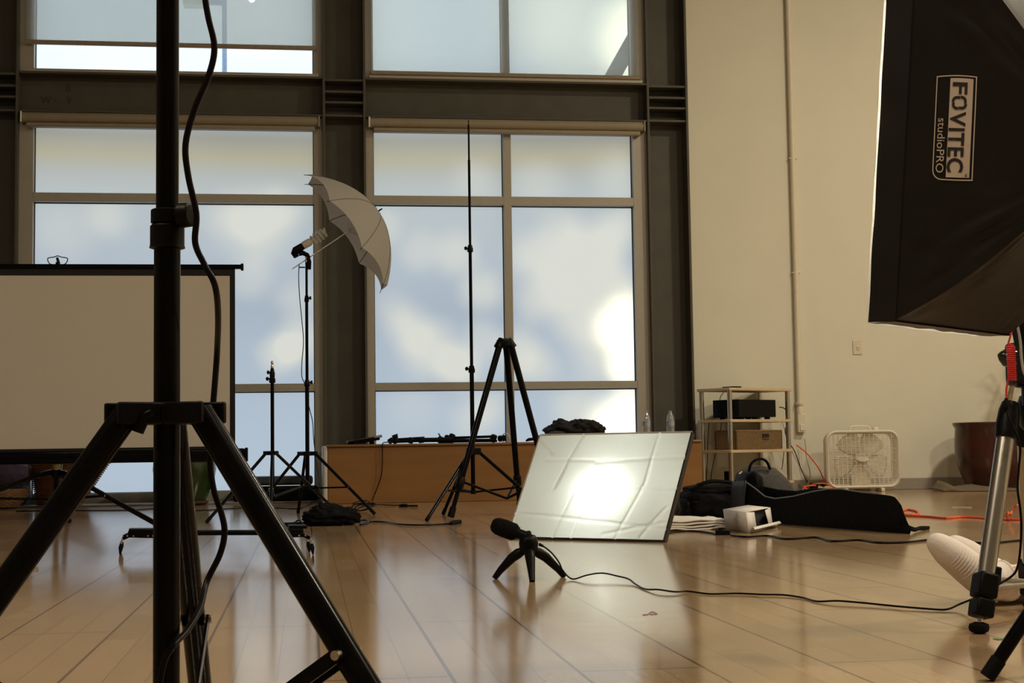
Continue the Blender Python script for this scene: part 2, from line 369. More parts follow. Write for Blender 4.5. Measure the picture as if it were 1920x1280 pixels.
# steel columns (channel section: web set back between two flanges) with stiffener plates at beam height
for i, (xa, xb) in enumerate(((-2.505, -2.168), (.137, .474), (2.742, X3 - .004))):
    c = MB().box2((xa + .012, W + .10, 0), (xb - .012, W + .13, CEIL)).build(f'trim_{i + 2}', M_STEEL); struct(c)
    for x0 in (xa, xb - .02): MB().box2((x0, W - .06, 0), (x0 + .02, W + .14, CEIL)).build('flange', M_STEEL, c, bevel=.003)
    for z in (3.01, 3.115, 3.2, 3.293): MB().box2((xa + .02, W - .05, z - .008), (xb - .02, W + .10, z + .008)).build('stiffener_plate', M_STEEL, c)
BAYS = ((-2.168, .137), (.474, 2.742))
for i, (xa, xb) in enumerate(BAYS):          # steel beam between columns, same channel section
    b = MB().box2((xa, W + .08, 3.0), (xb, W + .11, 3.32)).build(f'trim_{i + 5}', M_STEEL); struct(b)
    for z in (3.0, 3.3): MB().box2((xa, W - .055, z), (xb, W + .12, z + .014)).build('flange', M_STEEL, b, bevel=.002)
    if i == 0:                               # faint chalk writing left on the beam
        M_CHALK = mat('pencil_mark', (.045, .04, .032), .9)
        for txt, px, py, sz in (('B', 122, 171, .08), ('W', 76, 194, .08), ('-', 101, 193, .08), ('9', 124, 195, .08)):
            p0 = at(px, py, W + .078)
            text_mb(txt, sz, lambda x, y: p0 + V((x, 0, y))).build('pencil_writing', M_CHALK, b)
FT = .045                                    # frame depth centre


def window(n, xa, xb, z0, z1, gx0, gx1, gz0, gz1, transoms, mull, pane_mat):
    fr = MB()
    fr.box2((xa, W, z0), (gx0, W + .11, z1)).box2((gx1, W, z0), (xb, W + .11, z1))
    fr.box2((gx0, W, z0), (gx1, W + .11, gz0)).box2((gx0, W, gz1), (gx1, W + .11, z1))
    w = fr.build(f'window_{n}', M_FRAME); struct(w)
    for a, b in transoms: MB().box2((gx0, W + .002, a), (gx1, W + .10, b)).build('transom', M_FRAME, w, bevel=.002)
    for a, b in mull: MB().box2((a, W + .001, gz0), (b, W + .10, gz1)).build('mullion', M_FRAME, w, bevel=.002)
    xs = [gx0] + [q for ab in mull for q in ab] + [gx1]; zs = [gz0] + [q for ab in transoms for q in ab] + [gz1]
    for i in range(0, len(xs), 2):
        for j in range(0, len(zs), 2):
            MB().box2((xs[i], W + .075, zs[j]), (xs[i + 1], W + .076, zs[j + 1])).build('pane', pane_mat, w)
            a, b, c, d = xs[i], xs[i + 1], zs[j], zs[j + 1]; g = MB()
            g.box2((a, W + .064, c), (a + .007, W + .074, d)).box2((b - .007, W + .064, c), (b, W + .074, d)).box2((a, W + .064, d - .008), (b, W + .074, d)).box2((a, W + .064, c), (b, W + .074, c + .005))
            g.build('gasket', mat('dark_glazing_gasket', (.06, .065, .08), .5), w)
    return w


TR = ((.848, .905), (2.32, 2.388))
window(1, -2.168, .137, 0.0, 3.0, -2.064, .067, .085, 2.91, TR, (), M_FROST)
window(2, .474, 2.742, 0.0, 3.0, .534, 2.631, .085, 2.91, TR, ((1.571, 1.633),), M_FROST)
w3 = window(3, -2.168, .137, 3.314, 5.4, -2.064, .067, 3.352, 5.3, ((4.6, 4.66),), (), M_CLEAR)
w4 = window(4, .474, 2.742, 3.314, 5.4, .534, 2.631, 3.352, 5.3, ((4.6, 4.66),), ((1.571, 1.633),), M_CLEAR)
for w_, (xa, xb) in ((w3, BAYS[0]), (w4, BAYS[1])):
    MB().box2((xa + .03, W - .05, 3.316), (xb - .03, W + .02, 3.34)).build('sill', M_FRAME, w_, bevel=.003)
# beyond the glass: lamp post and a steel brace
t = thing('lamp_post', 'outdoor lamp post seen beyond the upper left window', 'lamp post', at(421, 110, 17))
p = at(421, 110, 17)
M_OUT = mat('pale_blue_grey_post', (.30, .36, .50), .6)
MB().cyl((p.x, 17, 4.62), (p.x, 17, 7.2), .028).build('pole', M_OUT, t)
q = at(362, 4, 17)
MB().bar((p.x, 17, q.z), (q.x, 17, q.z), .05, .05).build('arm', M_OUT, t)
MB().box(q, (.22, .2, .1)).build('lamp_head', mat('beige_lamp_head', (.5, .46, .36), .5), t, bevel=.01)
q = at(472, -2, 16.5)  # small warm emissive disc on a rod, set behind the upper left shade
t = thing('glow_disc', 'small glowing disc beyond the upper left shade', 'outdoor light', q)
MB().lathe(q, [(.02, -.03), (.035, -.015), (.035, .015), (.02, .03)], 16, Matrix.Rotation(pi / 2, 3, 'X')).build('disc_face', M_LIT, t)
MB().cyl(q + V((0, .05, .03)), (q.x, q.y + .05, 6.0), .015).build('bracket', M_OUT, t)
a, b = at(1148, 145, 12.4), at(1192, 66, 12.4)
d = b - a
tag(MB().bar(a - d * .25, b + d * 6, .13, .1).build('steel_brace', mat('pale_grey_steel', (.42, .43, .44), .6), None), 'diagonal steel brace outside behind the upper right shade', 'brace')

# ================================================================== ROLLER SHADES
for (xa, xb), lab in zip(BAYS, ('rolled up beige roller shade above the left frosted window', 'rolled up beige roller shade above the right frosted window')):
    t = thing('roller_shade', lab, 'window shade', ((xa + xb) / 2, W - .05, 2.95), 'rolled up shades over the lower windows')
    MB().cyl((xa + .035, W - .045, 2.958), (xb - .035, W - .045, 2.958), .04, n=20).build('fabric_roll', M_CASS, t)
    MB().box2((xa + .06, W - .07, 2.884), (xb - .06, W - .015, 2.918)).build('hem_bar', M_CASS, t, bevel=.008)
    for x in (xa + .022, xb - .034): MB().box2((x, W - .09, 2.915), (x + .012, W, 2.995)).build('bracket', M_CASS if x > xa + .1 else M_SILV, t)
for (xa, xb), lab, z0, m_ in ((BAYS[0], 'grey mesh roller shade hanging short of the upper left sill', 3.548, M_SHADE_L), (BAYS[1], 'pale mesh roller shade lowered to the upper right sill', 3.362, M_SHADE_R)):
    t = thing('roller_shade', lab, 'window shade', ((xa + xb) / 2, W - .03, z0))
    MB().box2((xa + .05, W - .031, z0), (xb - .05, W - .03, 5.3)).build('fabric', m_, t)
    MB().tube([(xa + .045, W - .03, z0), (xb - .045, W - .03, z0)], .019, 14).build('hem_bar', M_CASS if z0 < 3.5 else mat('brown_hem', (.34, .26, .19), .6), t)
    MB().cyl((xa + .04, W - .03, 5.33), (xb - .04, W - .03, 5.33), .045).build('roll', M_CASS, t)


# ================================================================== STANDS AND TRIPODS
def light_stand(label, base, hub_z, feet, poles, clamps, top_z, leg_r, brace_t=.5, slider_z=None, hub_r=.035, hub_h=.02, pole_bottom=None, name='light_stand', legmat=None, flatleg=False, az_knob=0.0, knob_s=1.0):
    base = V(base); legmat = legmat or M_BLACK
    t = thing(name, label, 'light stand', (base.x, base.y, 0))
    z = pole_bottom
    for r, zt in poles:
        MB().cyl((base.x, base.y, z), (base.x, base.y, zt), r, n=20).build('pole', M_BLACK, t); z = zt
    MB().lathe((base.x, base.y, top_z), [(.009, 0), (.009, .012), (.0055, .02), (.008, .026), (.008, .036), (.003, .042)] if top_z < 2.2 else [(.006, 0), (.006, .01), (.003, .015), (.003, .04)], 14).build('spigot', M_CHROME if top_z < 2.2 else M_BLACK, t)
    h = MB(); h.lathe((base.x, base.y, hub_z), [(hub_r * .62, -hub_h), (hub_r * .7, -hub_h * .8), (hub_r * .7, hub_h * .8), (hub_r * .62, hub_h)], 24)
    for f in feet:
        d = (V((f[0], f[1], 0)) - V((base.x, base.y, 0))).normalized(); s = d.cross(V((0, 0, 1)))
        for k in (-1, 1): h.bar(V((base.x, base.y, hub_z)) + d * hub_r * .4 + s * k * leg_r * 1.35, V((base.x, base.y, hub_z)) + d * (hub_r + leg_r * 1.6) + s * k * leg_r * 1.35, hub_h * 1.9, leg_r * .5)
    h.build('hub', M_PLAS, t, bevel=leg_r * .22)
    kd = V((cos(az_knob), sin(az_knob), 0))
    for cz, cr in clamps:
        c = MB().lathe((base.x, base.y, cz), [(cr * .9, -.02), (cr, -.017), (cr, .003), (cr * .8, .007), (cr * .8, .018), (cr * .7, .02)], 20).build('clamp', M_PLAS, t)
        p0 = V((base.x, base.y, cz + .004)) + kd * cr * .6
        MB().tube([p0, p0 + kd * cr * .8, p0 + kd * cr * .82, p0 + kd * cr * 1.35], [.005, .005, .012 * knob_s, .010 * knob_s], 10).build('knob', M_PLAS, c, smooth=.4)
    sz = slider_z if slider_z is not None else hub_z * .4
    MB().lathe((base.x, base.y, sz), [(hub_r * .5, -hub_h * .6), (hub_r * .6, 0), (hub_r * .5, hub_h * .6)], 20).build('slider', M_PLAS, t)
    for f in feet:
        f = V((f[0], f[1], .006)); d = (f - V((base.x, base.y, f.z))).normalized(); top = V((base.x, base.y, hub_z)) + d * (hub_r + leg_r * .4)
        if flatleg: lg = MB().bar(top, f + (top - f).normalized() * .02, leg_r * 2, leg_r * 1.6).build('leg', legmat, t, bevel=leg_r * .5, seg=3)
        else: lg = MB().cyl(top, f + (top - f).normalized() * .015, leg_r, n=14).build('leg', legmat, t)
        u = (top - f).normalized()
        MB().cyl(f + u * .0, f + u * .035, leg_r * 1.12, n=14).build('rubber_foot', M_RUB, lg)
        k = top.lerp(f, brace_t); s = d.cross(V((0, 0, 1)))
        br = MB(); p0 = V((base.x, base.y, sz)) + d * hub_r * .45
        for q in (-1, 1): br.bar(p0 + s * q * leg_r * 1.2, k + s * q * leg_r * 1.2, leg_r * 1.0, leg_r * .22)
        br.build('brace', legmat, t)
        MB().cyl(k - s * leg_r * 1.5, k + s * leg_r * 1.5, leg_r * .35, n=10).build('rivet', M_SILV, lg)
    return t


def foots(ps): return [fl(x, y) for x, y in ps]
def mid(ps): return sum((V(p) for p in ps), V()) / len(ps)


# -- big black stand close to the camera
HB = V((-.1277, 1.4, .4257))
def azp(c, r, deg): return V((c.x + r * sin(radians(deg)), c.y + r * cos(radians(deg)), 0))
ff = [azp(HB, .345, a) for a in (3, 123, -117)]
zc = at(320, 428, 1.4).z
light_stand('large black light stand standing closest in front of the projection screen', HB, HB.z, ff, [(.0122, zc), (.0105, 1.05)], [], 1.05, .0125, .50, .10, hub_r=.033, hub_h=.0105, pole_bottom=.06)
big = bpy.data.objects['light_stand']
ck = MB().lathe((HB.x, HB.y, zc), [(.0135, -.0195), (.0165, -.0185), (.0158, -.016), (.0158, .0015), (.0135, .004)], 28).build('collar', M_PLAS, big)
MB().lathe((HB.x, HB.y, zc), [(.0135, .0045), (.0152, .005), (.0152, .0165), (.014, .0175)], 28).build('clamp', M_PLAS, big)
k0 = V((HB.x + .010, HB.y - .008, zc + .010))
MB().tube([k0, k0 + V((.004, -.006, 0)), k0 + V((.0045, -.0065, 0)), k0 + V((.0125, -.011, 0)), k0 + V((.0135, -.0115, 0))], [.006, .006, .0118, .0112, .009], 18, up=(0, 0, 1)).build('wing_knob', M_PLAS, big, smooth=.5)
kp = at(264, 785, 1.375)
MB().tube([kp + V((.010, -.004, .006)), kp + V((.002, -.004, .002)), kp + V((0, -.004, -.004)), kp + V((-.003, -.004, -.012))], [.003, .005, .0065, .006], 12).build('hub_knob', M_PLAS, big)
rp = at(346, 778, 1.372)
MB().lathe(rp, [(.0034, 0), (.0034, .001), (.0022, .0024), (.0006, .003)], 14, Matrix.Rotation(pi / 2, 3, 'X')).build('rivet', mat('brass_rivet', (.62, .46, .26), .35, 1), big)
pts = [at(x, y, Y) for x, y, Y in ((372, -160, 1.36), (383, -20, 1.36), (390, 30, 1.36), (402, 88, 1.36), (392, 140, 1.36), (365, 205, 1.36), (348, 270, 1.36), (353, 330, 1.36), (368, 400, 1.36), (366, 455, 1.36), (383, 495, 1.36), (403, 535, 1.36), (409, 590, 1.4), (407, 660, 1.46), (402, 730, 1.46), (396, 800, 1.46), (394, 860, 1.46), (400, 915, 1.46), (416, 965, 1.46), (421, 1000, 1.46), (412, 1040, 1.46), (388, 1090, 1.46), (375, 1140, 1.43), (352, 1180, 1.4), (325, 1210, 1.372), (308, 1240, 1.372), (298, 1300, 1.372), (294, 1400, 1.372))]
tag(MB().tube(curve(pts, 6), .0030, 10).build('electrical_cable', M_CABLE), 'thick black cord dangling beside the nearest stand pole', 'cord')

# -- short stand and umbrella stand
ff = foots(((387, 981), (631, 960), (506, 985))); b = mid(ff)
b = V((fl(513, 971).x, b.y, 0)); P = lambda y, x=513: at(x, y, b.y).z
light_stand('short empty black light stand in front of the lower left window', b, P(849), ff, [(.0105, P(715)), (.009, P(690))], [(P(711), .018), (P(699), .015)], P(690), .009, .52, P(931), hub_r=.04, hub_h=.012, pole_bottom=P(938), az_knob=2.8)
ff = foots(((703, 965), (559, 963), (468, 970))); b = mid(ff); bB = b
P = lambda y, x=577: at(x, y, b.y).z
sB = light_stand('taller black light stand holding the white umbrella and bulb', b, P(850), ff, [(.0125, P(716)), (.0095, P(560)), (.0075, P(492))], [(P(718), .017), (P(560), .014)], P(492), .0095, .56, P(915), hub_r=.045, hub_h=.013, pole_bottom=P(920), az_knob=-.3)
bx = b.x; bY = b.y
# umbrella bracket + lamp holder (rides on the stand)
def U(x, y, dy=0): return at(x, y, bY + dy)
t = thing('lamp_holder', 'black swivel lamp holder on top of the umbrella stand', 'lamp holder', U(579, 492))
MB().tube([U(579, 505), U(579, 490), U(578, 484)], [.014, .016, .012], 14).build('bracket', M_PLAS, t)
MB().tube([U(579, 484), U(576, 478), U(568, 474), U(560, 476)], [.013, .014, .015, .014], 12).build('swivel_arm', M_PLAS, t)
MB().tube([U(556, 482), U(552, 474), U(554, 470), U(568, 461)], [.016, .022, .025, .022], 16).build('socket', M_PLAS, t)
MB().tube([U(572, 501), U(562, 501), U(560, 501)], [.004, .004, .010], 10).build('tightening_knob', M_PLAS, t)
t = thing('spiral_bulb', 'unlit spiral compact fluorescent bulb in front of the umbrella', 'light bulb', U(570, 460))
MB().tube([U(568, 461), U(571, 459), U(580, 454), U(586, 450)], [.021, .024, .024, .016], 18).build('bulb_base', M_CERAM, t)
ax0 = U(586, 450); ax1 = U(608, 436); axd = (ax1 - ax0).normalized(); sa_ = axd.cross(V((0, 1, 0))).normalized(); sb_ = axd.cross(sa_)
pts = []
for i in range(97):
    k = i / 96; th = 2 * pi * 4 * k; r = .030 * (0.75 + .25 * sin(pi * min(1, k * 1.1)))
    pts.append(ax0 + axd * (k * (ax1 - ax0).length * 1.15) + sa_ * r * cos(th) + sb_ * r * sin(th))
MB().tube([ax0 + sa_ * .004] + pts + [ax1 + axd * .004], .0068, 8).build('glass_spiral', M_BULB, t)
# umbrella
apex = U(709, 396, -.006); lampend = U(548, 504, .004)
axu = (apex - lampend).normalized()
t = thing('photo_umbrella', 'white shoot through umbrella tilted on the taller stand', 'umbrella', apex)
MB().tube([lampend, apex + axu * .012], .0035, 10).build('shaft', M_SILV, t)
MB().tube([apex - axu * .01, apex + axu * .03], [.006, .004], 10).build('ferrule', M_PLAS, t)
e1 = axu.cross(V((0, 1, 0))).normalized(); e2 = axu.cross(e1).normalized()
RU, DU = .432, .285
def can(r, th, k=0):                          # canopy surface; k: scallop between ribs
    z = DU * (.80 * r * r + .06 * r ** 6)
    rr = RU * r
    return apex - axu * z + e1 * rr * cos(th) + e2 * rr * sin(th)
rib0 = radians(22.5)
mb = MB(); NR, NT = 14, 64
for i in range(NR + 1):
    for j in range(NT):
        th = rib0 + 2 * pi * j / NT; ph = (j % 8) / 8; sag = 4 * ph * (1 - ph)
        r = (i / NR); rr = r * (1 - .022 * sag * r ** 3) * (1 - .045 * sag * r)
        mb.v.append(can(rr, th))
for i in range(NR):
    for j in range(NT): mb.f.append((i * NT + j, i * NT + (j + 1) % NT, (i + 1) * NT + (j + 1) % NT, (i + 1) * NT + j))
mb.build('canopy', M_UMB, t, smooth=1.2)
for k in range(8):
    th = rib0 + 2 * pi * k / 8
    pts = [can(i / 12, th) - axu * .003 for i in range(13)]
    d = (pts[-1] - pts[-2]).normalized(); pts.append(pts[-1] + d * .018)
    MB().tube(pts, .0019, 6).build('rib', M_PLAS, t)
    MB().tube([can(i / 12, th) + axu * .0012 for i in range(1, 13)], .0011, 6).build('seam', M_PLAS, t)
    pm = can(.55, th) - axu * .004; MB().tube([apex - axu * .22, pm], .0015, 6).build('strut', M_SILV, t)
pts = [U(561, 496), U(560, 520), U(562, 560), U(566, 600), U(569, 640), U(566, 680), U(566, 705), U(570, 716), U(574, 726), U(579, 760), U(586, 790), U(588, 820), U(591, 850, -.02), U(596, 885, -.05), U(600, 920, -.1), fl(606, 945, .02), fl(618, 958, .02)]
tag(MB().tube(curve(pts, 5), .0026, 8).build('electrical_cable', M_CABLE), 'thin black cord running down the umbrella stand', 'cord')

# -- tall thin stand
ff = foots(((800, 977), (831, 965), (1028, 963))); b = V((fl(888, 968).x, mid(ff).y, 0)); 
P = lambda y, x=885: at(x, y, b.y).z
b.x = at(887, 900, b.y).x
light_stand('very tall thin black stand reaching the right roller shade', b, P(846), ff, [(.0125, P(694)), (.0095, P(466)), (.0075, P(300)), (.0055, P(238))], [(P(692), .019), (P(466), .017)], P(238), .010, .58, P(922), hub_r=.03, hub_h=.02, pole_bottom=P(925), az_knob=2.6)
# -- headless black camera tripod
ff = foots(((845, 972), (975, 962), (1043, 966))); b = mid(ff); P = lambda y: at(946, y, b.y).z
hz = P(642); hc = V((at(946, 642, b.y).x, b.y, hz))
t = thing('tripod', 'black tripod without a head behind the glowing softbox', 'tripod', (hc.x, hc.y, 0))
MB().lathe(hc, [(.03, -.03), (.045, -.02), (.048, .0), (.045, .014), (.03, .022), (.01, .024)], 24).build('hub', M_PLAS, t)
for i, f in enumerate(ff):
    f = V((f.x, f.y, .01)); d = (f - V((hc.x, hc.y, .01))).normalized(); top = hc + d * .038 + V((0, 0, -.02))
    m_ = top.lerp(f, .80)
    lg = MB().tube([top, m_], [.019, .017], 14).build('leg', M_BLACK, t)
    MB().tube([m_, top.lerp(f, .985)], [.0135, .0125], 12).build('lower_leg', M_BLACK, lg)
    MB().tube([top.lerp(f, .775), top.lerp(f, .785), top.lerp(f, .83), top.lerp(f, .84)], [.019, .024, .024, .019], 12).build('leg_lock', M_PLAS, lg)
    MB().tube([top.lerp(f, .945), f], [.018, .02], 12).build('rubber_foot', M_RUB, lg)
    MB().tube([hc + d * .02 + V((0, 0, .018)), hc + d * .05 + V((0, 0, -.03))], [.02, .024], 12).build('leg_bracket', M_PLAS, t)
c = MB(); ctr = V((hc.x, hc.y, at(905, 935, b.y).z))
for f in ff:
    f = V((f.x, f.y, .01)); d = (f - V((hc.x, hc.y, .01))).normalized(); k = (hc + d * .038).lerp(f, .80); MB().cyl(ctr, k, .0075, n=10).build('spreader', M_BLACK, t)

# ================================================================== PROJECTION SCREEN
SY = 8.75
t = thing('projection_screen', 'large portable projection screen on a low tripod at left', 'projection screen', (at(105, 980, SY).x, SY, 0))
x0 = at(105, 700, SY).x; xr = at(437, 700, SY).x; xl = 2 * x0 - xr
zt = at(250, 500, SY).z; zb = at(250, 838, SY).z; zw = at(250, 517, SY).z; xw = at(431, 700, SY).x
MB().box2((xl, SY - .002, zb - .03), (xr + .012, SY + .002, zt)).build('black_border', mat('matte_black_border', (.010, .008, .008), .85), t)
MB().box2((2 * x0 - xw, SY - .0045, zb - .002), (xw, SY - .0025, zw)).build('screen_surface', M_SCREEN, t)
MB().box2((xl - .02, SY - .012, zt - .012), (xr + .05, SY + .02, zt + .014)).build('top_bar', M_BLACK, t, bevel=.004)
for x in (xl - .022, xr + .045): MB().box2((x, SY - .016, zt - .02), (x + .016, SY + .024, zt + .02)).build('end_cap', M_PLAS, t, bevel=.004)
c0, c1 = at(250, 843, SY).z, at(250, 867, SY).z
MB().box2((xl - .03, SY - .035, c1), (xr + .07, SY + .035, c0)).build('case', M_BLACK, t, bevel=.012)
MB().box2((xl - .03, SY - .0365, c0 - .028), (xr + .065, SY - .034, c0 - .024)).build('case_groove', M_PLAS, t)
for x in (xl - .04, xr + .068): MB().box2((x, SY - .04, c1 - .004), (x + .016, SY + .04, c0 + .004)).build('case_end_cap', M_PLAS, t, bevel=.005)
hk = at(108, 494, SY + .03)
MB().tube(curve([hk + V((-.012, 0, -.01)), hk + V((-.045, 0, .0)), hk + V((-.055, 0, .03)), hk + V((-.02, 0, .038)), hk + V((0, 0, .045)), hk + V((.02, 0, .038)), hk + V((.055, 0, .03)), hk + V((.045, 0, .0)), hk + V((.012, 0, -.01))], 5), .0028, 8).build('carry_handle', M_BLACK, t)
MB().tube([hk + V((.004, 0, -.02)), hk + V((.004, 0, .01)), hk + V((-.003, 0, .035))], [.009, .009, .007], 10).build('hook', M_PLAS, t)
MB().box2((x0 - .012, SY + .03, c1 - .02), (x0 + .012, SY + .054, zt + .03)).build('support_pole', M_BLACK, t)
px_, pY = x0, SY + .04
MB().cyl((px_, pY, .10), (px_, pY, c1), .015).build('lower_pole', M_BLACK, t)
MB().cyl((px_ , pY, c1 - .035), (px_, pY, c1 - .002), .022).build('brass_collar', mat('brass', (.42, .34, .16), .35, .9), t)
MB().tube(curve([(px_ + .03, pY - .02, c1 + .01), (px_ + .033, pY - .03, c1 - .03), (px_ + .02, pY - .03, c1 - .04)], 4), .004, 8).build('latch', M_CHROME, t)
ff = [azp(V((px_, pY, 0)), .63, a) for a in (82, 202, -38)]
ff = [fl(300, 990), fl(127, 980), V((2 * x0 - fl(300, 990).x, fl(300, 990).y, 0))]
hubz = at(105, 890, pY).z
MB().lathe((px_, pY, hubz), [(.02, -.02), (.03, -.014), (.03, .02), (.02, .03)], 18).build('hub', M_PLAS, t)
for f in ff:
    f = V((f.x, f.y, .012)); d = V((f.x - px_, f.y - pY, 0)).normalized(); top = V((px_, pY, hubz + .01)) + d * .03
    k0 = top + d * .06 + V((0, 0, .004))
    pth = [top, k0, k0.lerp(f, .5), f]
    lg = MB(); lg.bar(top + V((0, 0, .008)), k0.lerp(f, .04), .030, .018); lg.bar(k0, f, .026, .016); lg = lg.build('leg', M_BLACK, t, bevel=.004)
    k = k0.lerp(f, .46)
    MB().bar((px_, pY, .13 if d.x > -2 else .1), k, .014, .012).build('brace', M_BLACK, t)
    MB().cyl(k - V((0, .012, 0)), k + V((0, .012, 0)), .007, n=10).build('rivet', M_CHROME, lg)
    MB().cyl(f - d * .01, f + d * .02, .014, n=10).build('rubber_foot', M_RUB, lg)

# ================================================================== BEHIND THE SCREEN
def wicker_rows(mb_, fn, rows, n, r): 
    for i in range(rows):
        k = (i + .5) / rows
        pts = []
        for j in range(n + 1):
            th = 2 * pi * j / n; pts.append(fn(k, th, .004 * (1 if (i + j) % 2 else -1)))
        mb_.tube(pts, r, 5, cap=False)
    return mb_
BY = 11.28
bc = at(112, 940, BY); bc.z = 0.012; tcn_ = at(131, 870, BY); 
rb, rt, bh = .155, .285, tcn_.z + .01
t = thing('wicker_basket', 'tall dark brown wicker basket under the projection screen', 'basket', bc)
def bk(k, th, o=0):
    c = V((bc.x, bc.y, .014)).lerp(V((tcn_.x, bc.y, bh)), k); r = rb + (rt - rb) * k + o; return c + V((r * cos(th), r * .8 * sin(th), 0))
mb = MB(); 
mb.grid(lambda u, v: bk(v, 2 * pi * u, -.006), 40, 6)
mb.build('basket_body', M_WICK, t, smooth=2)
wicker_rows(MB(), bk, 22, 56, .0062).build('weave', M_WICK, t, smooth=2)['kind'] = 'stuff'
MB().tube([bk(1, 2 * pi * j / 40) for j in range(41)], .012, 8, cap=False).build('rim', M_WICK, t)
q = at(-10, 940, BY - .1)
t = thing('bowl_basket', 'low tan woven basket at the lower left under a purple cushion', 'basket', (q.x, BY - .1, .012))
def bk2(k, th, o=0):
    r = .16 + .08 * sin(k * pi / 2) + o; return V((q.x + r * cos(th), BY - .1 + r * sin(th), .014 + .13 * k))
MB().grid(lambda u, v: bk2(v, 2 * pi * u, -.006), 40, 6).build('basket_body', M_WICK2, t, smooth=2)
wicker_rows(MB(), bk2, 12, 44, .006).build('weave', M_WICK2, t, smooth=2)
q2 = at(-4, 898, BY - .1)
tag(soft((q2.x, BY - .1, .14 + .11), (.46, .46, .215), None, 2.6, .012, 5, seed=3).build('meditation_cushion', M_PURP, smooth=2), 'round dark purple cushion sitting in the low tan basket', 'cushion')
q2 = at(47, 935, BY + .1)
tag(soft((q2.x - .03, BY + .14, .012 + .075), (.13, .18, .14), None, 2.4, .006, 5, seed=4).build('meditation_cushion', M_PURP, smooth=2), 'small purple cushion squeezed between the two baskets', 'cushion')
q = at(346, 905, BY - .05)
t = thing('plant_pot', 'dark green glazed pot behind the nearest stand', 'pot', (q.x, BY - .05, .012))
MB().lathe((q.x, BY - .05, .012), [(.12, 0), (.15, .004), (.165, .04), (.215, .16), (.232, .25), (.225, .30), (.238, .315), (.242, .335), (.225, .34), (.20, .30), (.15, .28)], 40).build('pot_body', M_GREENP, t)
MB().lathe((q.x, BY - .05, .012), [(.165, 0), (.175, .002), (.178, .018), (.16, .02)], 32).build('saucer', mat('brown_saucer', (.10, .045, .02), .5), t)
# black cases by the window foot
a, b_ = at(466, 893, BY + .12), at(588, 915, BY + .12)
t = thing('equipment_case', 'long black equipment case lying against the left window foot', 'case', ((a.x + b_.x) / 2, BY + .12, .012))
MB().box2((a.x, BY + .02, .13), (b_.x - .005, BY + .24, a.z)).build('case_lid', mat('grey_black_case', (.055, .06, .066), .35), t, bevel=.02)
MB().box2((a.x - .11, BY - .0, .016), (b_.x + .03, BY + .25, .122)).build('case_body', M_PLAS, t, bevel=.012)
MB().box2((a.x - .13, BY - .01, .1), (a.x - .06, BY + .0, .17)).build('case_latch', M_PLAS, t, bevel=.006)
pts = [fl(x, y, .005) for x, y in ((30, 958), (120, 957), (240, 956), (300, 953), (360, 957), (450, 952), (520, 952), (560, 953), (580, 945), (585, 935))]
pts = [V((p.x, min(p.y, 11.18), .005)) for p in pts]
tag(MB().tube(curve(pts, 5), .004, 8).build('floor_cord', M_CABLE), 'black cord along the floor strip below the left window', 'cord')

# ================================================================== ORANGE BENCH AND WHAT LIES ON IT
f0 = fl(615, 945); BF = f0.y; bx0 = f0.x; bx1 = at(1318, 880, BF).x; BT = at(800, 831, BF).z; BB = W - .1
t = thing('platform_bench', 'long low orange wooden platform under the right window', 'platform', ((bx0 + bx1) / 2, (BF + BB) / 2, 0))
MB().box2((bx0, BF + .015, 0), (bx1, BB, BT - .02)).build('body', M_MAPLE, t, bevel=.004)
MB().box2((bx0 - .004, BF, BT - .02), (bx1, BB, BT)).build('top_board', M_MAPLE, t, bevel=.009, seg=3)
MB().box2((bx0 - .036, BF + .012, 0), (bx0 - .001, BB, BT - .008)).build('side_panel', M_PALE, t, bevel=.012, seg=3)
def O(x, y, Y=None): return at(x, y, Y or 11.0)
def on(x, Y, z=0): return V((at(x, 830, Y).x, Y, BT + z))
# folded stands lying on it
t = thing('folded_stand', 'folded silver and black stand at the left end of the platform', 'folded stand', on(680, 10.95))
for i, (a, b_, r, m_) in enumerate(((on(652, 10.92, .012), O(702, 822, 10.95), .011, M_BLACK), (on(662, 10.98, .02), O(716, 817, 11.0), .010, M_SILV), (on(668, 10.9, .014), O(712, 822, 10.9), .010, M_BLACK), (on(655, 11.0, .018), O(690, 824, 11.0), .009, M_SILV))):
    MB().cyl(a, b_, r, n=10).build('leg', m_, t)
MB().tube([on(650, 10.95, .014), on(664, 10.95, .018)], [.016, .018], 10).build('hub', M_CHROME, t)
MB().box(on(668, 10.9, .008), (.03, .03, .016)).build('foot_block', M_PLAS, t, bevel=.003)
MB().box(on(697, 10.95, .012), (.035, .04, .024)).build('foot_block', M_PLAS, t, bevel=.003)
t = thing('folded_tripod', 'folded black tripod lying along the platform', 'folded tripod', on(800, 10.95))
for dz, dy in ((.016, 0), (.032, .02), (.016, .04)):
    MB().tube([on(745, 10.93 + dy, dz), on(796, 10.93 + dy, dz + .008)], [.010, .012], 10).build('leg', M_BLACK, t)
for x in (733, 741, 770, 790): MB().box(on(x, 10.95, .024), (.04, .06, .045), Matrix.Rotation(x, 3, 'Y')).build('joint', M_PLAS, t, bevel=.01)
MB().tube([O(736, 820, 10.95), O(743, 817, 10.95), O(744, 824, 10.95)], [.016, .02, .012], 10).build('head', M_PLAS, t)
MB().cyl(on(795, 10.95, .026), on(850, 10.95, .026), .017, n=12).build('column', M_PLAS, t)
t = thing('lighting_stand_bundle', 'bundle of collapsed black stand tubes with ring knob on the platform', 'folded stand', on(880, 11.0))
for a, b_, r in ((O(838, 821, 11.0), O(926, 818, 11.0), .010), (on(848, 10.96, .022), on(930, 10.96, .02), .009), (on(845, 11.04, .012), on(932, 11.04, .012), .009), (on(822, 11, .014), on(850, 11, .016), .016)):
    MB().cyl(a, b_, r, n=10).build('tube', M_BLACK, t)
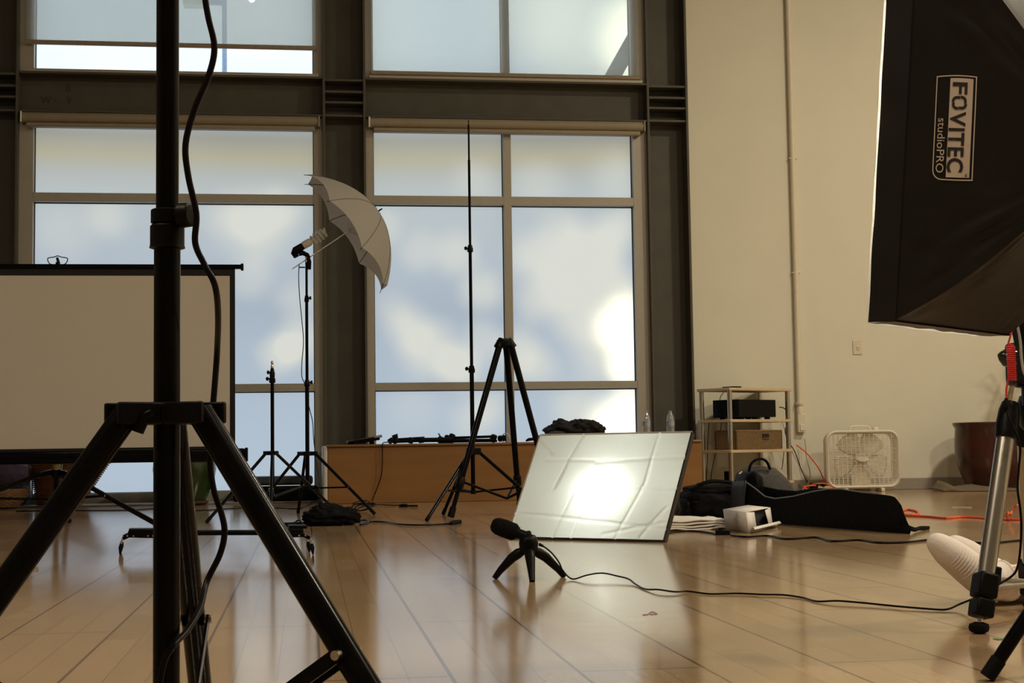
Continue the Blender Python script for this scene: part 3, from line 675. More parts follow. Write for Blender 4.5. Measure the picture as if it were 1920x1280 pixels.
for x, s in ((826, 1), (838, 1.2), (846, 1.4), (925, 1.2)): MB().box(on(x, 11.0, .026 * s), (.045, .07, .05 * s), Matrix.Rotation(.3 * s, 3, 'Y')).build('joint', M_PLAS, t, bevel=.012)
MB().tube([O(828, 822, 11), O(822, 812, 11)], [.006, .004], 8).build('lever', M_PLAS, t)
c = O(945, 821, 10.95)
MB().cyl(c + V((-.035, 0, -.004)), c + V((-.002, -.03, 0)), .024, n=18).build('knob_disc', M_PLAS, t)
MB().tube([c + V((.006, -.035, 0)) + V((.030 * cos(a_), 0.0, .034 * sin(a_))) for a_ in [2 * pi * k / 24 for k in range(25)]], .0035, 8, cap=False).build('ring', M_CHROME, t)
t = thing('clip', 'small black clip on the platform beside the tripod leg', 'clip', on(992, 10.9))
MB().tube([on(986, 10.9, .008), on(991, 10.9, .018), on(1000, 10.9, .022), on(1006, 10.9, .012)], [.006, .012, .012, .006], 10).build('jaw', M_PLAS, t)
MB().tube([on(1000, 10.92, .02), O(1012, 818, 10.92), on(1022, 10.92, .02)], [.006, .012, .01], 10).build('handle', M_PLAS, t)
c = on(1078, 11.1)
t = thing('jacket', 'crumpled dark jacket heaped on the platform behind the softbox', 'jacket', c)
soft(c + V((0, 0, .081)), (.46, .3, .16), None, 2.2, .035, 7, 16, 11).build('body', M_BAGG, t, smooth=2)
soft(c + V((.08, -.05, .11)), (.24, .22, .10), Matrix.Rotation(.15, 3, 'Y'), 2.4, .022, 7, 12, 5, False).build('sleeve', M_BAGG, t, smooth=2)
tag(soft(on(1043, 10.9, .039), (.16, .14, .075), None, 2.3, .008, 6, 10, 8).build('cap', mat('dark_brown_felt', (.04, .026, .022), .9, var=.2), smooth=2), 'small dark cap beside the crumpled jacket', 'cap')
def bottle(x, lab, yy, m=.0):
    c = on(x, yy); t = thing('water_bottle', lab, 'bottle', c, 'water bottles on the platform')
    s = .030
    prof = [(.022, 0), (s, .006), (s, .045), (s * .96, .05), (s, .055), (s, .075), (s * .97, .08), (s, .085), (s, .15), (s * .93, .168), (s * .72, .188), (s * .45, .203), (s * .40, .207), (s * .40, .222)]
    MB().lathe(c + V((0, 0, .001)), prof, 24).build('bottle_body', M_BOTTLE, t)
    MB().lathe(c + V((0, 0, .004)), [(s * .9, 0), (s * .93, .01), (s * .93, .10)], 20).build('water', M_WATER, t)
    MB().lathe(c + V((0, 0, .108)), [(s + .0006, 0), (s + .0006, .036)], 24, cap=False).build('bottle_label', M_LABEL, t)
    return t
bottle(1213, 'uncapped water bottle against the right window frame', 11.0)
bottle(1258, 'uncapped water bottle against the dark column', 11.0)
# cord hanging off the platform
pts = [on(735, 10.85, .01), on(722, 10.82, .012), V((at(717, 835, BF - .01).x, BF - .008, BT - .006))] + [at(x, y, BF - .008) for x, y in ((717, 860), (715, 890), (707, 915), (699, 935))] + [fl(697, 946, .006)]
pts += [fl(x, y, z) for x, y, z in ((680, 946, .01), (662, 944, .008), (668, 941, .025), (684, 938, .05), (692, 941, .03), (698, 945, .008), (715, 946, .008), (740, 947, .006), (748, 946, .006))]
pts = [V((p.x, min(p.y, BF - .012) if i > 1 else p.y, p.z)) for i, p in enumerate(pts)]
t = thing('extension_cord', 'dark cord draped over the platform front with loose plug', 'cord', pts[9])
MB().tube(curve(pts, 5), .0038, 8).build('cable', M_CABLE, t)
for k in range(3):
    c = fl(676 + k * 5, 950, .03); MB().tube([c + V((.055 * cos(2 * pi * i / 20), -.02 + .02 * sin(2 * pi * i / 20), .022 * sin(2 * pi * i / 20 + k * .5))) for i in range(21)], .0038, 8, cap=False).build('coil', M_CABLE, t)
e0, e1_ = fl(748, 948, .008), fl(783, 948, .008)
MB().tube([e0, e0.lerp(e1_, .12), e0.lerp(e1_, .2), e0.lerp(e1_, .45), e0.lerp(e1_, .47), e1_], [.006, .012, .014, .011, .006, .006], 10).build('plug', M_RUB, t)

# ================================================================== BLACK CLOTH HEAP WITH CORD
c = fl(622, 986); c.y += .08
t = thing('cloth_heap', 'black cloth heap on the floor below the umbrella stand', 'cloth', c)
soft(c + V((.0, .02, .042)), (.30, .22, .105), None, 2.2, .022, 8, 16, 21).build('main_fold', M_CLOTH, t, smooth=2)
soft(c + V((-.01, .02, .075)), (.15, .13, .075), Matrix.Rotation(.2, 3, 'Y'), 2.2, .016, 8, 12, 23, False).build('upper_fold', M_CLOTH, t, smooth=2)
soft(c + V((-.20, -.02, .010)), (.17, .07, .022), None, 2.4, .004, 8, 8, 25).build('loose_corner', M_CLOTH, t, smooth=2)
MB().tube(curve([fl(x, y, z) for x, y, z in ((570, 985, .02), (560, 975, .03), (548, 983, .012), (535, 987, .008), (525, 986, .02))], 5), .004, 8).build('strap', M_CLOTH, t)
pts = [fl(x, y, .006) for x, y in ((640, 984), (668, 976), (688, 975), (690, 980), (675, 983), (690, 978), (720, 978), (745, 982), (780, 984), (820, 983), (845, 981))]
t = thing('electrical_cable', 'black cord with metal prongs trailing from the cloth heap', 'cord', fl(700, 980))
MB().tube(curve(pts, 5), .0045, 8).build('cable', M_CABLE, t)
e0 = fl(845, 981, .009); e1_ = fl(862, 978, .009); MB().tube([e0, e0.lerp(e1_, .3), e1_], [.008, .014, .012], 10).build('plug', M_RUB, t)
for o in (-.004, .005): MB().bar(e1_ + V((0, o, 0)), e1_ + (e1_ - e0).normalized() * .022 + V((0, o, 0)), .009, .002).build('prong', M_CHROME, t)

# ================================================================== CAMERA SLIDER
a, b_ = fl(225, 1040), fl(587, 1040)
dx = (b_ - a).normalized(); nrm = V((-.10, .995, 0)); Ls = (b_ - a).length
t = thing('camera_slider', 'black camera slider rail resting on the floor left of centre', 'camera slider', (a + b_) / 2)
zr = at(400, 1000, (a.y + b_.y) / 2).z
def S(u, v, z): return a + dx * u + nrm * v + V((0, 0, z))
for v in (.03, .10): MB().cyl(S(.035, v, zr), S(Ls - .035, v, zr), .0085, n=12).build('rail', M_BLACK, t)
for u, s in ((.0, 1), (Ls, -1)):
    m_ = MB(); m_.box(S(u + s * .09, .065, zr + .006), (.11, .10, .022), Matrix((dx, nrm, V((0, 0, 1)))).transposed()).build('end_block', M_PLAS, t, bevel=.004)
    for v in (0.0, .13):
        arm = MB()
        arm.bar(S(u + s * .012, v, zr - .018), S(u + s * .045, v, zr - .004), .014, .008); arm.bar(S(u + s * .04, v, zr - .006), S(u + s * .14, v, zr - .008), .017, .008, (0, 0, 1))
        p0 = S(u + s * .010, v, zr - .018)
        MB().cyl(p0, S(u + s * .003, v, .035), .0035, n=8).build('adjusting_screw', M_CHROME, t)
        MB().tube([S(u + s * .005, v, .042), S(u + s * .003, v, .026), S(u, v, .001)], [.006, .009, .003], 10).build('foot', M_RUB, t)
        for k in (.03, .055, .115, .135): MB().cyl(S(u + s * k, v - .006, zr - .008), S(u + s * k, v + .006, zr - .008), .0032, n=8).build('bolt', M_CHROME, t)
        arm.build('end_bracket', M_BLACK, t, bevel=.002)
MB().box(S(Ls * .93, .065, zr + .022), (.07, .08, .012), Matrix((dx, nrm, V((0, 0, 1)))).transposed()).build('carriage', M_PLAS, t, bevel=.003)

# ================================================================== MICROPHONE ON MINI TRIPOD
mf = foots(((927, 1085), (1058, 1082), (998, 1091))); mc = V((at(991, 1018, 4.375).x, 4.375, at(991, 1018, 4.375).z))
t = thing('mini_tripod', 'black mini tripod on the floor in front of the softbox', 'tripod', (mc.x, mc.y, 0))
MB().lathe(mc, [(.002, -.034), (.020, -.033), (.024, -.026), (.0275, -.012), (.029, 0), (.0265, .013), (.020, .023), (.008, .027)], 28).build('ball_housing', M_PLAS, t)
MB().cyl(mc + V((-.004, -.03, .002)), mc + V((-.002, -.018, .002)), .011, n=16).build('lock_button', M_BLACK, t)
MB().tube([mc + V((0, 0, .015)), mc + V((-.003, 0, .030)), mc + V((-.004, 0, .036))], [.010, .012, .009], 14).build('ball_stem', M_PLAS, t)
for f in mf:
    f = V((f.x, f.y, .002)); d = (f - V((mc.x, mc.y, .002))).normalized(); s = d.cross(V((0, 0, 1)))
    p0 = mc + d * .012 + V((0, 0, -.02)); ph = [(0, .010), (.2, .0155), (.42, .0145), (.8, .0105), (1, .0085)]
    pts = [p0.lerp(f, k) + (V((0, 0, 1)) * .012 * sin(pi * k) + d * .0) for k, _ in ph]
    lg = MB().tube(pts, [r for _, r in ph], 12, sx=1.0).build('leg', M_PLAS, t)
A0, A1 = at(928, 984, 4.40), at(983, 1004, 4.375)
t = thing('shotgun_microphone', 'black microphone with foam windscreen on the mini tripod', 'microphone', A1)
dm = (A1 - A0).normalized()
MB().tube([A0 - dm * .010, A0 - dm * .004, A0 + dm * .008, A0 + dm * .03, A0 + dm * .062, A0 + dm * .07], [.013, .0205, .0255, .027, .026, .020], 24).build('foam_windscreen', mat('black_foam', (.006, .0055, .0055), .95, var=.3, scale=220, bump=.6, spec=.08), t)
MB().tube([A0 + dm * .066, A0 + dm * .074, A0 + dm * .075, A0 + dm * .10], [.019, .019, .015, .015], 18).build('mic_body', M_PLAS, t)
pc = at(1011, 1020, 4.37)
MB().tube([pc, pc + V((.012, 0, -.006))], [.005, .0035], 10).build('plug_boot', M_RUB, t)
pts = [at(1010, 1019, 4.37), at(1022, 1026, 4.37), at(1036, 1038, 4.37), at(1048, 1054, 4.38), at(1056, 1070, 4.38)] + [fl(x, y, z) for x, y, z in ((1073, 1085, .004), (1100, 1078, .014), (1128, 1074, .018), (1155, 1079, .014), (1178, 1085, .010), (1192, 1095, .004), (1210, 1104, .003), (1235, 1105, .008), (1265, 1109, .006), (1290, 1108, .005), (1330, 1113, .003), (1380, 1112, .004), (1430, 1114, .004), (1470, 1115, .004), (1505, 1120, .003), (1532, 1127, .003), (1570, 1126, .007), (1620, 1130, .006), (1680, 1136, .005), (1740, 1141, .004), (1775, 1142, .004), (1800, 1132, .012), (1830, 1120, .03))]
tag(MB().tube(curve(pts, 6), .0024, 8).build('microphone_cable', M_CABLE), 'thin black microphone cable winding across the floor', 'cord')


# ================================================================== SOFTBOXES
def quad(c00, c10, c11, c01):
    c00, c10, c11, c01 = map(V, (c00, c10, c11, c01))
    return lambda u, v: c00 * (1 - u) * (1 - v) + c10 * u * (1 - v) + c11 * u * v + c01 * (1 - u) * v
# glowing softbox lying back on the floor
BL = fl(951, 1006, .008); BR = fl(1244, 1013, .008)
ed = (BR - BL); wS = ed.length; ed.normalize(); nh = V((ed.y, -ed.x, 0))            # horizontal direction the front faces
tilt = radians(33); upv = (V((0, 0, 1)) * cos(tilt) - nh * sin(tilt)).normalized(); HS = .52
fn = ed.cross(upv).normalized(); fn = fn if fn.dot(nh) > 0 else -fn
TL, TRR = BL + upv * HS, BR + upv * HS
t = thing('softbox', 'glowing white softbox leaning back on the floor', 'softbox', (BL + BR) / 2)
rnd = random.Random(4)
lines = [((.30, 0), (.36, .40)), ((.22, .45), (.30, 1)), ((.70, 0), (.80, .5)), ((.80, .5), (.80, 1)), ((0, .22), (1, .10)), ((.1, .74), (.45, .72)), ((.45, .70), (1, .76)), ((.42, .0), (.45, .2)), ((.62, .04), (.98, .16)), ((.02, .95), (.14, .80)), ((.55, .45), (1, .47)), ((.85, .02), (.97, .3))]
qf = quad(BL, BR, TRR, TL)
def frontp(u, v):
    h = .012 * (1 - (2 * u - 1) ** 4) * (1 - (2 * v - 1) ** 4)
    for (a, b) in lines:
        ax, ay, bx_, by_ = a[0], a[1], b[0], b[1]; L2 = (bx_ - ax) ** 2 + (by_ - ay) ** 2; k = max(0, min(1, ((u - ax) * (bx_ - ax) + (v - ay) * (by_ - ay)) / L2))
        dd = sqrt(((u - ax - k * (bx_ - ax)) * 1.5) ** 2 + (v - ay - k * (by_ - ay)) ** 2)
        h += .0058 * math.exp(-(dd / .010) ** 2)
    h += .003 * noise.noise(V((u * 7, v * 5, 2)))
    return qf(u, v) + fn * (h - .004)
MB().grid(frontp, 110, 80).build('front_diffuser', M_DIFF, t, smooth=3)
ctrS = (BL + BR + TL + TRR) / 4; back = ctrS - fn * .30
bk4 = [back + ed * sx * .07 + upv * sy * .07 for sx, sy in ((-1, -1), (1, -1), (1, 1), (-1, 1))]
def lift(p):
    p = p.copy(); p.z = max(p.z, .006); return p
bk4 = [lift(p) for p in bk4]
rimc = [BL, BR, TRR, TL]
M_IN = mat('silver_lining', (.70, .71, .70), .5, metal=.3, var=.05)
for nm, i, j in (('bottom_panel', 0, 1), ('right_panel', 1, 2), ('top_panel', 2, 3), ('left_panel', 3, 0)):
    qp = quad(rimc[i], rimc[j], bk4[j], bk4[i]); rim2 = [rimc[i] + fn * .004, rimc[j] + fn * .004]
    mid_c = back + fn * .1
    def pf(u, v, qp=qp):
        p = qp(u, v); o = (p - ctrS); o -= fn * o.dot(fn); o.normalize()
        return lift(p + o * .05 * sin(pi * v) * (1 if o.z > -.3 else .2))
    pn = MB().grid(pf, 14, 12).build(nm, M_SOFTB, t, smooth=2)
    def pf2(u, v, pf=pf): return pf(u, v) + (ctrS - fn * .1 - pf(u, v)).normalized() * .003
    MB().grid(pf2, 14, 12).build('lining', M_IN, pn, smooth=2)
MB().add(bk4, [(0, 1, 2, 3)]).build('back_plate', M_PLAS, t)
rp = [rimc[0], rimc[1], rimc[2], rimc[3], rimc[0]]
for k in range(4):
    a, b_ = rp[k], rp[k + 1]
    MB().bar(a - fn * .014, b_ - fn * .014, .024, .008, fn).build('rim_edge', mat('dark_rim', (.025, .018, .015), .6) if k < 2 else M_WCLOTH, t)
bulb = ctrS - fn * .086 + ed * .02 - upv * .03
MB().lathe(bulb, [(.004, -.02), (.012, -.014), (.015, 0), (.012, .014), (.004, .02)], 16).build('bulb', emit_mat('lit_bulb', (.97, 1, .9), 60), t)
def plight(name, loc, power, col, r):
    l = bpy.data.lights.new(name, 'POINT'); l.energy = power; l.color = col; l.shadow_soft_size = r
    o = bpy.data.objects.new(name, l); COL.objects.link(o); o.location = loc; return o
plight('softbox_lamp', bulb + fn * .022, 2.0, (.95, 1, .90), .012)
# clutter behind it: dark cover fabric seen past the right edge
q = at(1290, 925, 6.9)
tag(soft((q.x - .02, 7.22, .10), (.10, .22, .2), None, 2.4, .012, 5, 10, 2).build('fabric_cover', M_BAGG, smooth=2), 'dark fabric cover slumped behind the glowing softbox edge', 'cover')

# large branded softbox at the right
NB = at(1627, 606, 2.40); FB = at(1846, 628, 2.73)
wv = V((FB.x - NB.x, FB.y - NB.y, 0)); FB = NB + wv; uv = V((.088, -.008, 1)).normalized(); HF = .72
NT_, FT_ = NB + uv * HF, FB + uv * HF
w1 = wv.normalized(); n2 = w1.cross(V((0, 0, 1))).normalized()             # away from the glowing front, towards the ring
if n2.y > 0: n2 = -n2
t = thing('softbox', 'large black softbox with white printed logo at upper right', 'softbox', NB)
RC = (NB + FB + NT_ + FT_) / 4 + n2 * .25 + V((0, 0, -.06))
rg = [RC - w1 * .08 - uv * .10, RC + w1 * .08 - uv * .10, RC + w1 * .08 + uv * .10, RC - w1 * .08 + uv * .10]
cr = [NB, FB, FT_, NT_]
LIP = .045
lipc = [c + n2 * LIP for c in cr]
def bowed(i, j, amp, wr):
    qp = quad(lipc[i], lipc[j], rg[j], rg[i]); cc = RC - n2 * .12
    def f(u, v):
        p = qp(u, v); e_ = (p - cc); e_ -= n2 * e_.dot(n2); e_.normalize()
        rod = abs(2 * u - 1) ** 2
        b_ = amp * sin(pi * min(1, v * 1.05)) * (.45 + .55 * rod)
        wk = wr * sin(pi * v) * (noise.noise(V((u * 30, v * 3.5, i))) * max(0, 1 - 3.0 * min(u, 1 - u)) * min(1, 11 * min(u, 1 - u)))
        return p + e_ * (b_ + wk)
    return f
PN = bowed(0, 3, .03, .022)
panels = {}
for nm, i, j in (('near_panel', 0, 3), ('bottom_panel', 1, 0), ('far_panel', 2, 1), ('top_panel', 3, 2)):
    f = bowed(i, j, .03, .022); panels[nm] = f
    pn = MB().grid(f, 48, 28).build(nm, M_SOFTB, t, smooth=2)
    fs_ = bowed(i, j, .03, 0.0)
    f2 = lambda u, v, f=fs_: f(u, v) + (RC - n2 * .12 - f(u, v)).normalized() * .024
    MB().grid(f2, 24, 14).build('lining', M_IN, pn, smooth=2)
for i, j in ((0, 3), (0, 1), (1, 2), (2, 3)):
    def f(u, v, i=i, j=j):
        p = cr[i].lerp(cr[j], u) + n2 * LIP * v * 1.12; e_ = (p - (NB + FT_) / 2); e_ -= n2 * e_.dot(n2); e_.normalize()
        return p + e_ * (.004 * noise.noise(V((u * 9, v * 2, i + 3 * j))) * (1 - v) - .003 * (1 - v) + .0005)
    MB().grid(f, 40, 4).build('front_lip', M_SOFTB, t, smooth=2)
qd = quad(NB, FB, FT_, NT_)
MB().grid(lambda u, v: qd(u, v) + n2 * (-.012 * (1 - (2 * u - 1) ** 6) * (1 - (2 * v - 1) ** 6) - .003 + .004 * noise.noise(V((u * 6, v * 9, 4)))), 30, 40).build('front_diffuser', M_DIFF, t, smooth=3)
MB().tube([RC - n2 * .02, RC + n2 * .04], [.115, .10], 24).build('speed_ring', M_PLAS, t)
lampc = (NB + FB + NT_ + FT_) / 4 + n2 * .12
MB().tube([lampc - n2 * .03, lampc + n2 * .05], [.02, .03], 14).build('bulb', MATS['lit_bulb'], t)
plight('softbox_lamp', lampc - n2 * .06, 10.0, (1, .86, .62), .03)
# printed logo on the near panel (u runs bottom->top of the panel, v lip->ring)
def solve(x, y):                              # find panel (u, v) of a measured point
    u, v = .5, .3
    for _ in range(30):
        def pr(u, v):
            p = PN(u, v) - V((0, 0, CH)); z = p.dot(FW); return 960 + FPX * p.dot(RT) / z, 640 - FPX * p.dot(UP) / z
        a, b_ = pr(u, v); h = 1e-3; a1, b1 = pr(u + h, v); a2, b2 = pr(u, v + h)
        j11, j21, j12, j22 = (a1 - a) / h, (b1 - b_) / h, (a2 - a) / h, (b2 - b_) / h; det = j11 * j22 - j12 * j21
        ex, ey = x - a, y - b_; u += (ex * j22 - ey * j12) / det * .8; v += (j11 * ey - j21 * ex) / det * .8
        u = min(max(u, -.2), 1.2); v = min(max(v, -.05), .95)
    return u, v
cq = [solve(1833, 145), solve(1824, 340), solve(1747, 337), solve(1757, 144)]     # reading direction: start top right, running down
def logo(s, r, lift_=.0015):                  # s along the reading direction 0..1, r from letter tops 0 to bottoms 1
    u = (cq[0][0] * (1 - s) + cq[1][0] * s) * (1 - r) + (cq[3][0] * (1 - s) + cq[2][0] * s) * r
    v = (cq[0][1] * (1 - s) + cq[1][1] * s) * (1 - r) + (cq[3][1] * (1 - s) + cq[2][1] * s) * r
    p = PN(u, v); e_ = (p - (RC - n2 * .12)); e_ -= n2 * e_.dot(n2); return p + e_.normalized() * lift_
lg = MB()
def strip(mb_, pts, w, ar=.415, l_=.0016):    # band of width w along a path of (s, r)
    L_, R_ = [], []
    for i, (s, r) in enumerate(pts):
        a = pts[max(i - 1, 0)]; b = pts[min(i + 1, len(pts) - 1)]; dx_, dy_ = b[0] - a[0], (b[1] - a[1]) * ar; q = sqrt(dx_ * dx_ + dy_ * dy_) or 1
        nx, ny = -dy_ / q * w / 2, dx_ / q * w / 2 / ar; L_.append(logo(s + nx, r + ny, l_)); R_.append(logo(s - nx, r - ny, l_))
    o = len(mb_.v); mb_.v += [x for p in zip(L_, R_) for x in p]
    for i in range(len(pts) - 1): mb_.f.append((o + 2 * i, o + 2 * i + 1, o + 2 * i + 3, o + 2 * i + 2))
def dens(a, b, n=12): return [(a[0] + (b[0] - a[0]) * i / n, a[1] + (b[1] - a[1]) * i / n) for i in range(n + 1)]
cor = [(.905 + .083 * cos(q), .76 + .215 * sin(q)) for q in [pi / 2 * i / 8 for i in range(9)]][::-1]
strip(lg, dens((.0, .015), (.99, .015), 24), .011); strip(lg, dens((.005, .0), (.005, .985), 10), .011)
strip(lg, dens((.0, .985), (.905, .977), 24), .011); strip(lg, cor, .011); strip(lg, dens((.988, .76), (.988, .0), 10), .011)
lgo = lg.build('logo', M_PRINT, t, smooth=3)
bd = MB().grid(lambda u, v: logo(.028 + .937 * u, .085 + .565 * v, .0016), 24, 8).build('logo_band', M_PRINT, lgo, smooth=3)
def word(txt, s0, s1, r0, r1, bold, m_, nm, par, l_=.0024, sp=1.0):        # text spanning s0..s1, tops at r0, baseline at r1
    tm = text_mb(txt, 1, None, bold, 'LEFT', sp); x0_, x1_ = tm.w; cap = max(y for _, y in tm.raw); cap = .73 if txt != 'tm' else cap
    tm.v = [logo(s0 + (x - x0_) / (x1_ - x0_) * (s1 - s0), r1 - y / cap * (r1 - r0), l_) for x, y in tm.raw]
    return tm.build(nm, m_, par, smooth=3)
word('F', .068, .182, .205, .57, .022, M_INK, 'lettering', lgo)
word('V', .345, .485, .215, .60, .022, M_INK, 'lettering', lgo)
word('ITEC', .502, .915, .225, .62, .022, M_INK, 'lettering', lgo, sp=1.05)
word('studioPRO', .41, .925, .70, .90, .0, M_PRINT, 'lettering', lgo)
word('TM', .925, .955, .13, .19, .005, M_INK, 'lettering', lgo)
oo = MB()                                     # the O: a rounded ring cut into four curved blades
for k in range(4):
    pts = []
    for i in range(13):
        a_ = pi / 2 * k + (pi / 2 + .25) * i / 12; rr = 1.0 - .12 * i / 12
        sq = (abs(cos(a_)) ** 3.2 + abs(sin(a_)) ** 3.2) ** (-1 / 3.2)
        pts.append((.263 + .055 * rr * sq * cos(a_), .40 + .16 * rr * sq * sin(a_)))
    strip(oo, pts[1:-1], .026, l_=.0024)
oo.build('lettering', M_INK, lgo, smooth=3)
# its stand (only one foot shows)
f1 = fl(1851, 1276); hb = V((at(2215, 790, 2.27).x, 2.27, .42)); d1 = V((f1.x - hb.x, f1.y - hb.y, 0)); an = atan2(d1.y, d1.x); rr = d1.length
ff = [V((hb.x + rr * cos(an + k * 2 * pi / 3), hb.y + rr * sin(an + k * 2 * pi / 3), 0)) for k in range(3)]
light_stand('black light stand with one foot showing at the bottom right corner', hb, hb.z, ff, [(.0125, RC.z - .10)], [(.62, .02)], RC.z - .10, .0115, .5, .16, hub_r=.035, hub_h=.014, pole_bottom=.05)

# ================================================================== WHITE PAD AND WHITE CARTON
a = fl(1250, 996); b_ = fl(1358, 992)
t = thing('folded_sheet', 'folded white cloth sheet on the floor beside the softbox', 'cloth', (a + b_) / 2)
for k in range(4):
    def fp(u, v, k=k):
        p = V((a.x + (b_.x + .02 - a.x) * u, a.y + (b_.y - a.y) * u + .34 * v, .006 + .0125 * k)); p.z += .006 * noise.noise(V((u * 4, v * 3, k))) + (.010 * sin(u * 9 + k) * .3)
        return p
    MB().grid(fp, 24, 12).build('layer', M_WCLOTH, t, solid=.009, smooth=2)
c0 = fl(1404, 999, .001); c1 = fl(1361, 992, .001); c2 = fl(1449, 988, .001)
hB = at(1400, 960, c0.y).z - .001
t = thing('carton', 'small open white cardboard carton in front of the long black bag', 'box', (c0 + c1) / 2)
ve, vr = (c1 - c0), (c2 - c0)
vr = V((vr.x, vr.y, 0)); ve = V((ve.x, ve.y, 0)); u3 = V((-.010, 0, hB))
bodyq = MB()
def pl(mb_, p, q, r, s): mb_.add([p, q, r, s], [(0, 1, 2, 3)])
pl(bodyq, c0, c0 + ve, c0 + ve + u3, c0 + u3); pl(bodyq, c0, c0 + vr, c0 + vr + ve, c0 + ve); pl(bodyq, c0 + u3, c0 + vr + u3, c0 + vr + ve + u3, c0 + ve + u3)
pl(bodyq, c0 + ve, c0 + ve + vr, c0 + ve + vr + u3, c0 + ve + u3); pl(bodyq, c0 + vr, c0 + vr + ve, c0 + vr + ve + u3, c0 + vr + u3)
bodyq = MB(); pl(bodyq, c0, c0 + ve, c0 + ve + u3, c0 + u3); pl(bodyq, c0, c0 + vr, c0 + vr + ve, c0 + ve); pl(bodyq, c0 + u3, c0 + vr + u3, c0 + vr + ve + u3, c0 + ve + u3); pl(bodyq, c0 + ve, c0 + ve + vr, c0 + ve + vr + u3, c0 + ve + u3); pl(bodyq, c0 + vr, c0 + vr + ve, c0 + vr + ve + u3, c0 + vr + u3)
bodyq.build('carton_body', M_PAPER, t, solid=.0025)
M_HOLLOW = mat('dark_hollow', (.012, .011, .011), .8)
ins = ve.normalized() * .03
pl_ = MB(); pl_.add([c0 + ins + V((0, 0, .004)), c0 + vr * .98 + ins + V((0, 0, .004)), c0 + vr * .98 + ins + u3 * .97, c0 + ins + u3 * .97], [(0, 1, 2, 3)]); pl_.build('dark_interior', M_HOLLOW, t, solid=.002)  # dark sheet standing just inside the open end
out = -ve.normalized()
MB().add([c0, c0 + u3, c0 + u3 + vr * .26 + out * .02 - V((0, 0, .004)), c0 + vr * .22 + out * .028 + V((0, 0, .022))], [(0, 1, 2, 3)]).build('side_flap', M_PAPER, t, solid=.002)
MB().add([c0 + vr, c0 + vr + u3, c0 + vr * .66 + u3 + out * .035 - V((0, 0, .004)), c0 + vr * .70 + out * .04 + V((0, 0, .022))], [(0, 1, 2, 3)]).build('side_flap', M_PAPER, t, solid=.002)
MB().grid(lambda u, v: c0 + vr * (u * 1.12 + .05) + out * (.062 * v) + V((0, 0, .003 + .022 * sin(v * pi * .8))), 4, 10).build('lid_flap', M_PAPER, t, solid=.002, smooth=2)
# adapter cord
pts = [fl(x, y, .004) for x, y in ((1250, 999), (1270, 996), (1300, 995), (1330, 998), (1343, 1001))]
t = thing('power_adapter', 'black inline power adapter with cord in front of the white carton', 'power adapter', fl(1358, 1002))
MB().tube(curve(pts, 5), .004, 8).build('cable', M_CABLE, t)
q = fl(1358, 1003); MB().box(q + V((0, .02, .011)), (.062, .04, .022), rz(-.35)).build('adapter_body', M_PLAS, t, bevel=.004)
MB().box(q + V((-.01, .02, .026)), (.018, .02, .012), rz(-.35)).build('switch', M_PLAS, t, bevel=.003)
pts = [fl(x, y, .0045) for x, y in ((1370, 1003), (1400, 1006), (1440, 1004), (1475, 1010), (1530, 1007), (1560, 1014), (1610, 1012), (1650, 1017), (1700, 1016), (1740, 1012), (1790, 1013), (1850, 1018), (1920, 1012), (1990, 1010))]
MB().tube(curve(pts, 5), .0042, 8).build('cable', M_CABLE, t)

# ================================================================== BAGS
t = thing('long_gear_bag', 'long open black gear bag lying on the floor', 'bag', fl(1550, 998))
A = fl(1404, 978); B = fl(1706, 1001); YB0, YB1 = A.y, B.y
secs = []
rimf = [(0.0, 905), (.06, 916), (.13, 931), (.2, 935), (.32, 931), (.45, 922), (.55, 917), (.63, 917), (.75, 923), (.88, 927), (.93, 930), (.965, 945), (1.0, 985)]
def interp(tab, x):
    for (a, b), (c, d) in zip(tab, tab[1:]):
        if x <= c: return b + (d - b) * (x - a) / (c - a)
    return tab[-1][1]
nS = 60; mb = MB(); rimF, rimB = [], []
for i in range(nS + 1):
    u = i / nS; base = A.lerp(B, u); dpt = .24
    pf_ = at(1402 + 310 * u, interp(rimf, u), base.y + .02); zf = max(.02, pf_.z)
    zbk = max(zf * .98, min(.235 - .10 * u, zf + .05)) if u < .45 else zf * (.97)
    zbk = zf + (.06 * max(0, 1 - abs(u - .2) / .25)); inn = max(.015, zf - .09 * sin(pi * min(1, u * 1.35)) ** .7 - .003)
    wob = .012 * noise.noise(V((u * 6, 3, 1)))
    x = base.x; y = base.y
    shx = .0
    loop = [(x, y + wob, .0), (x, y - .012 + wob, zf * .35), (x, y - .006 + wob, zf * .75), (x, y + .012, zf), (x, y + .03, zf - .004), (x, y + .06, inn), (x, y + dpt - .06, inn), (x, y + dpt - .025, zbk - .004), (x, y + dpt, zbk), (x, y + dpt + .015, zbk * .5), (x, y + dpt, 0)]
    mb.v += [V(p) for p in loop]; rimF.append(V(loop[3]) + V((0, .006, .002))); rimB.append(V(loop[8]))
k = 11
for i in range(nS):
    for j in range(k): mb.f.append((i * k + j, i * k + (j + 1) % k, (i + 1) * k + (j + 1) % k, (i + 1) * k + j))
mb.f.append(tuple(range(k))); mb.f.append(tuple(nS * k + j for j in range(k)))
mb.build('bag_body', M_CLOTH, t, smooth=1.0)
MB().tube(rimF[:52], .0035, 8).build('rim_piping', mat('grey_piping', (.16, .17, .18), .5), t)
lp = rimF[0]
MB().grid(lambda u, v: V((A.x - .008 - .02 * (1 - v) * 1, A.y + .005 + .24 * u, .0 + v * (rimF[0].z + .01 - .01 * u))), 8, 6).build('end_panel', mat('slate_nylon', (.03, .033, .038), .6, bump=.15, scale=40), t, solid=.006, smooth=2)
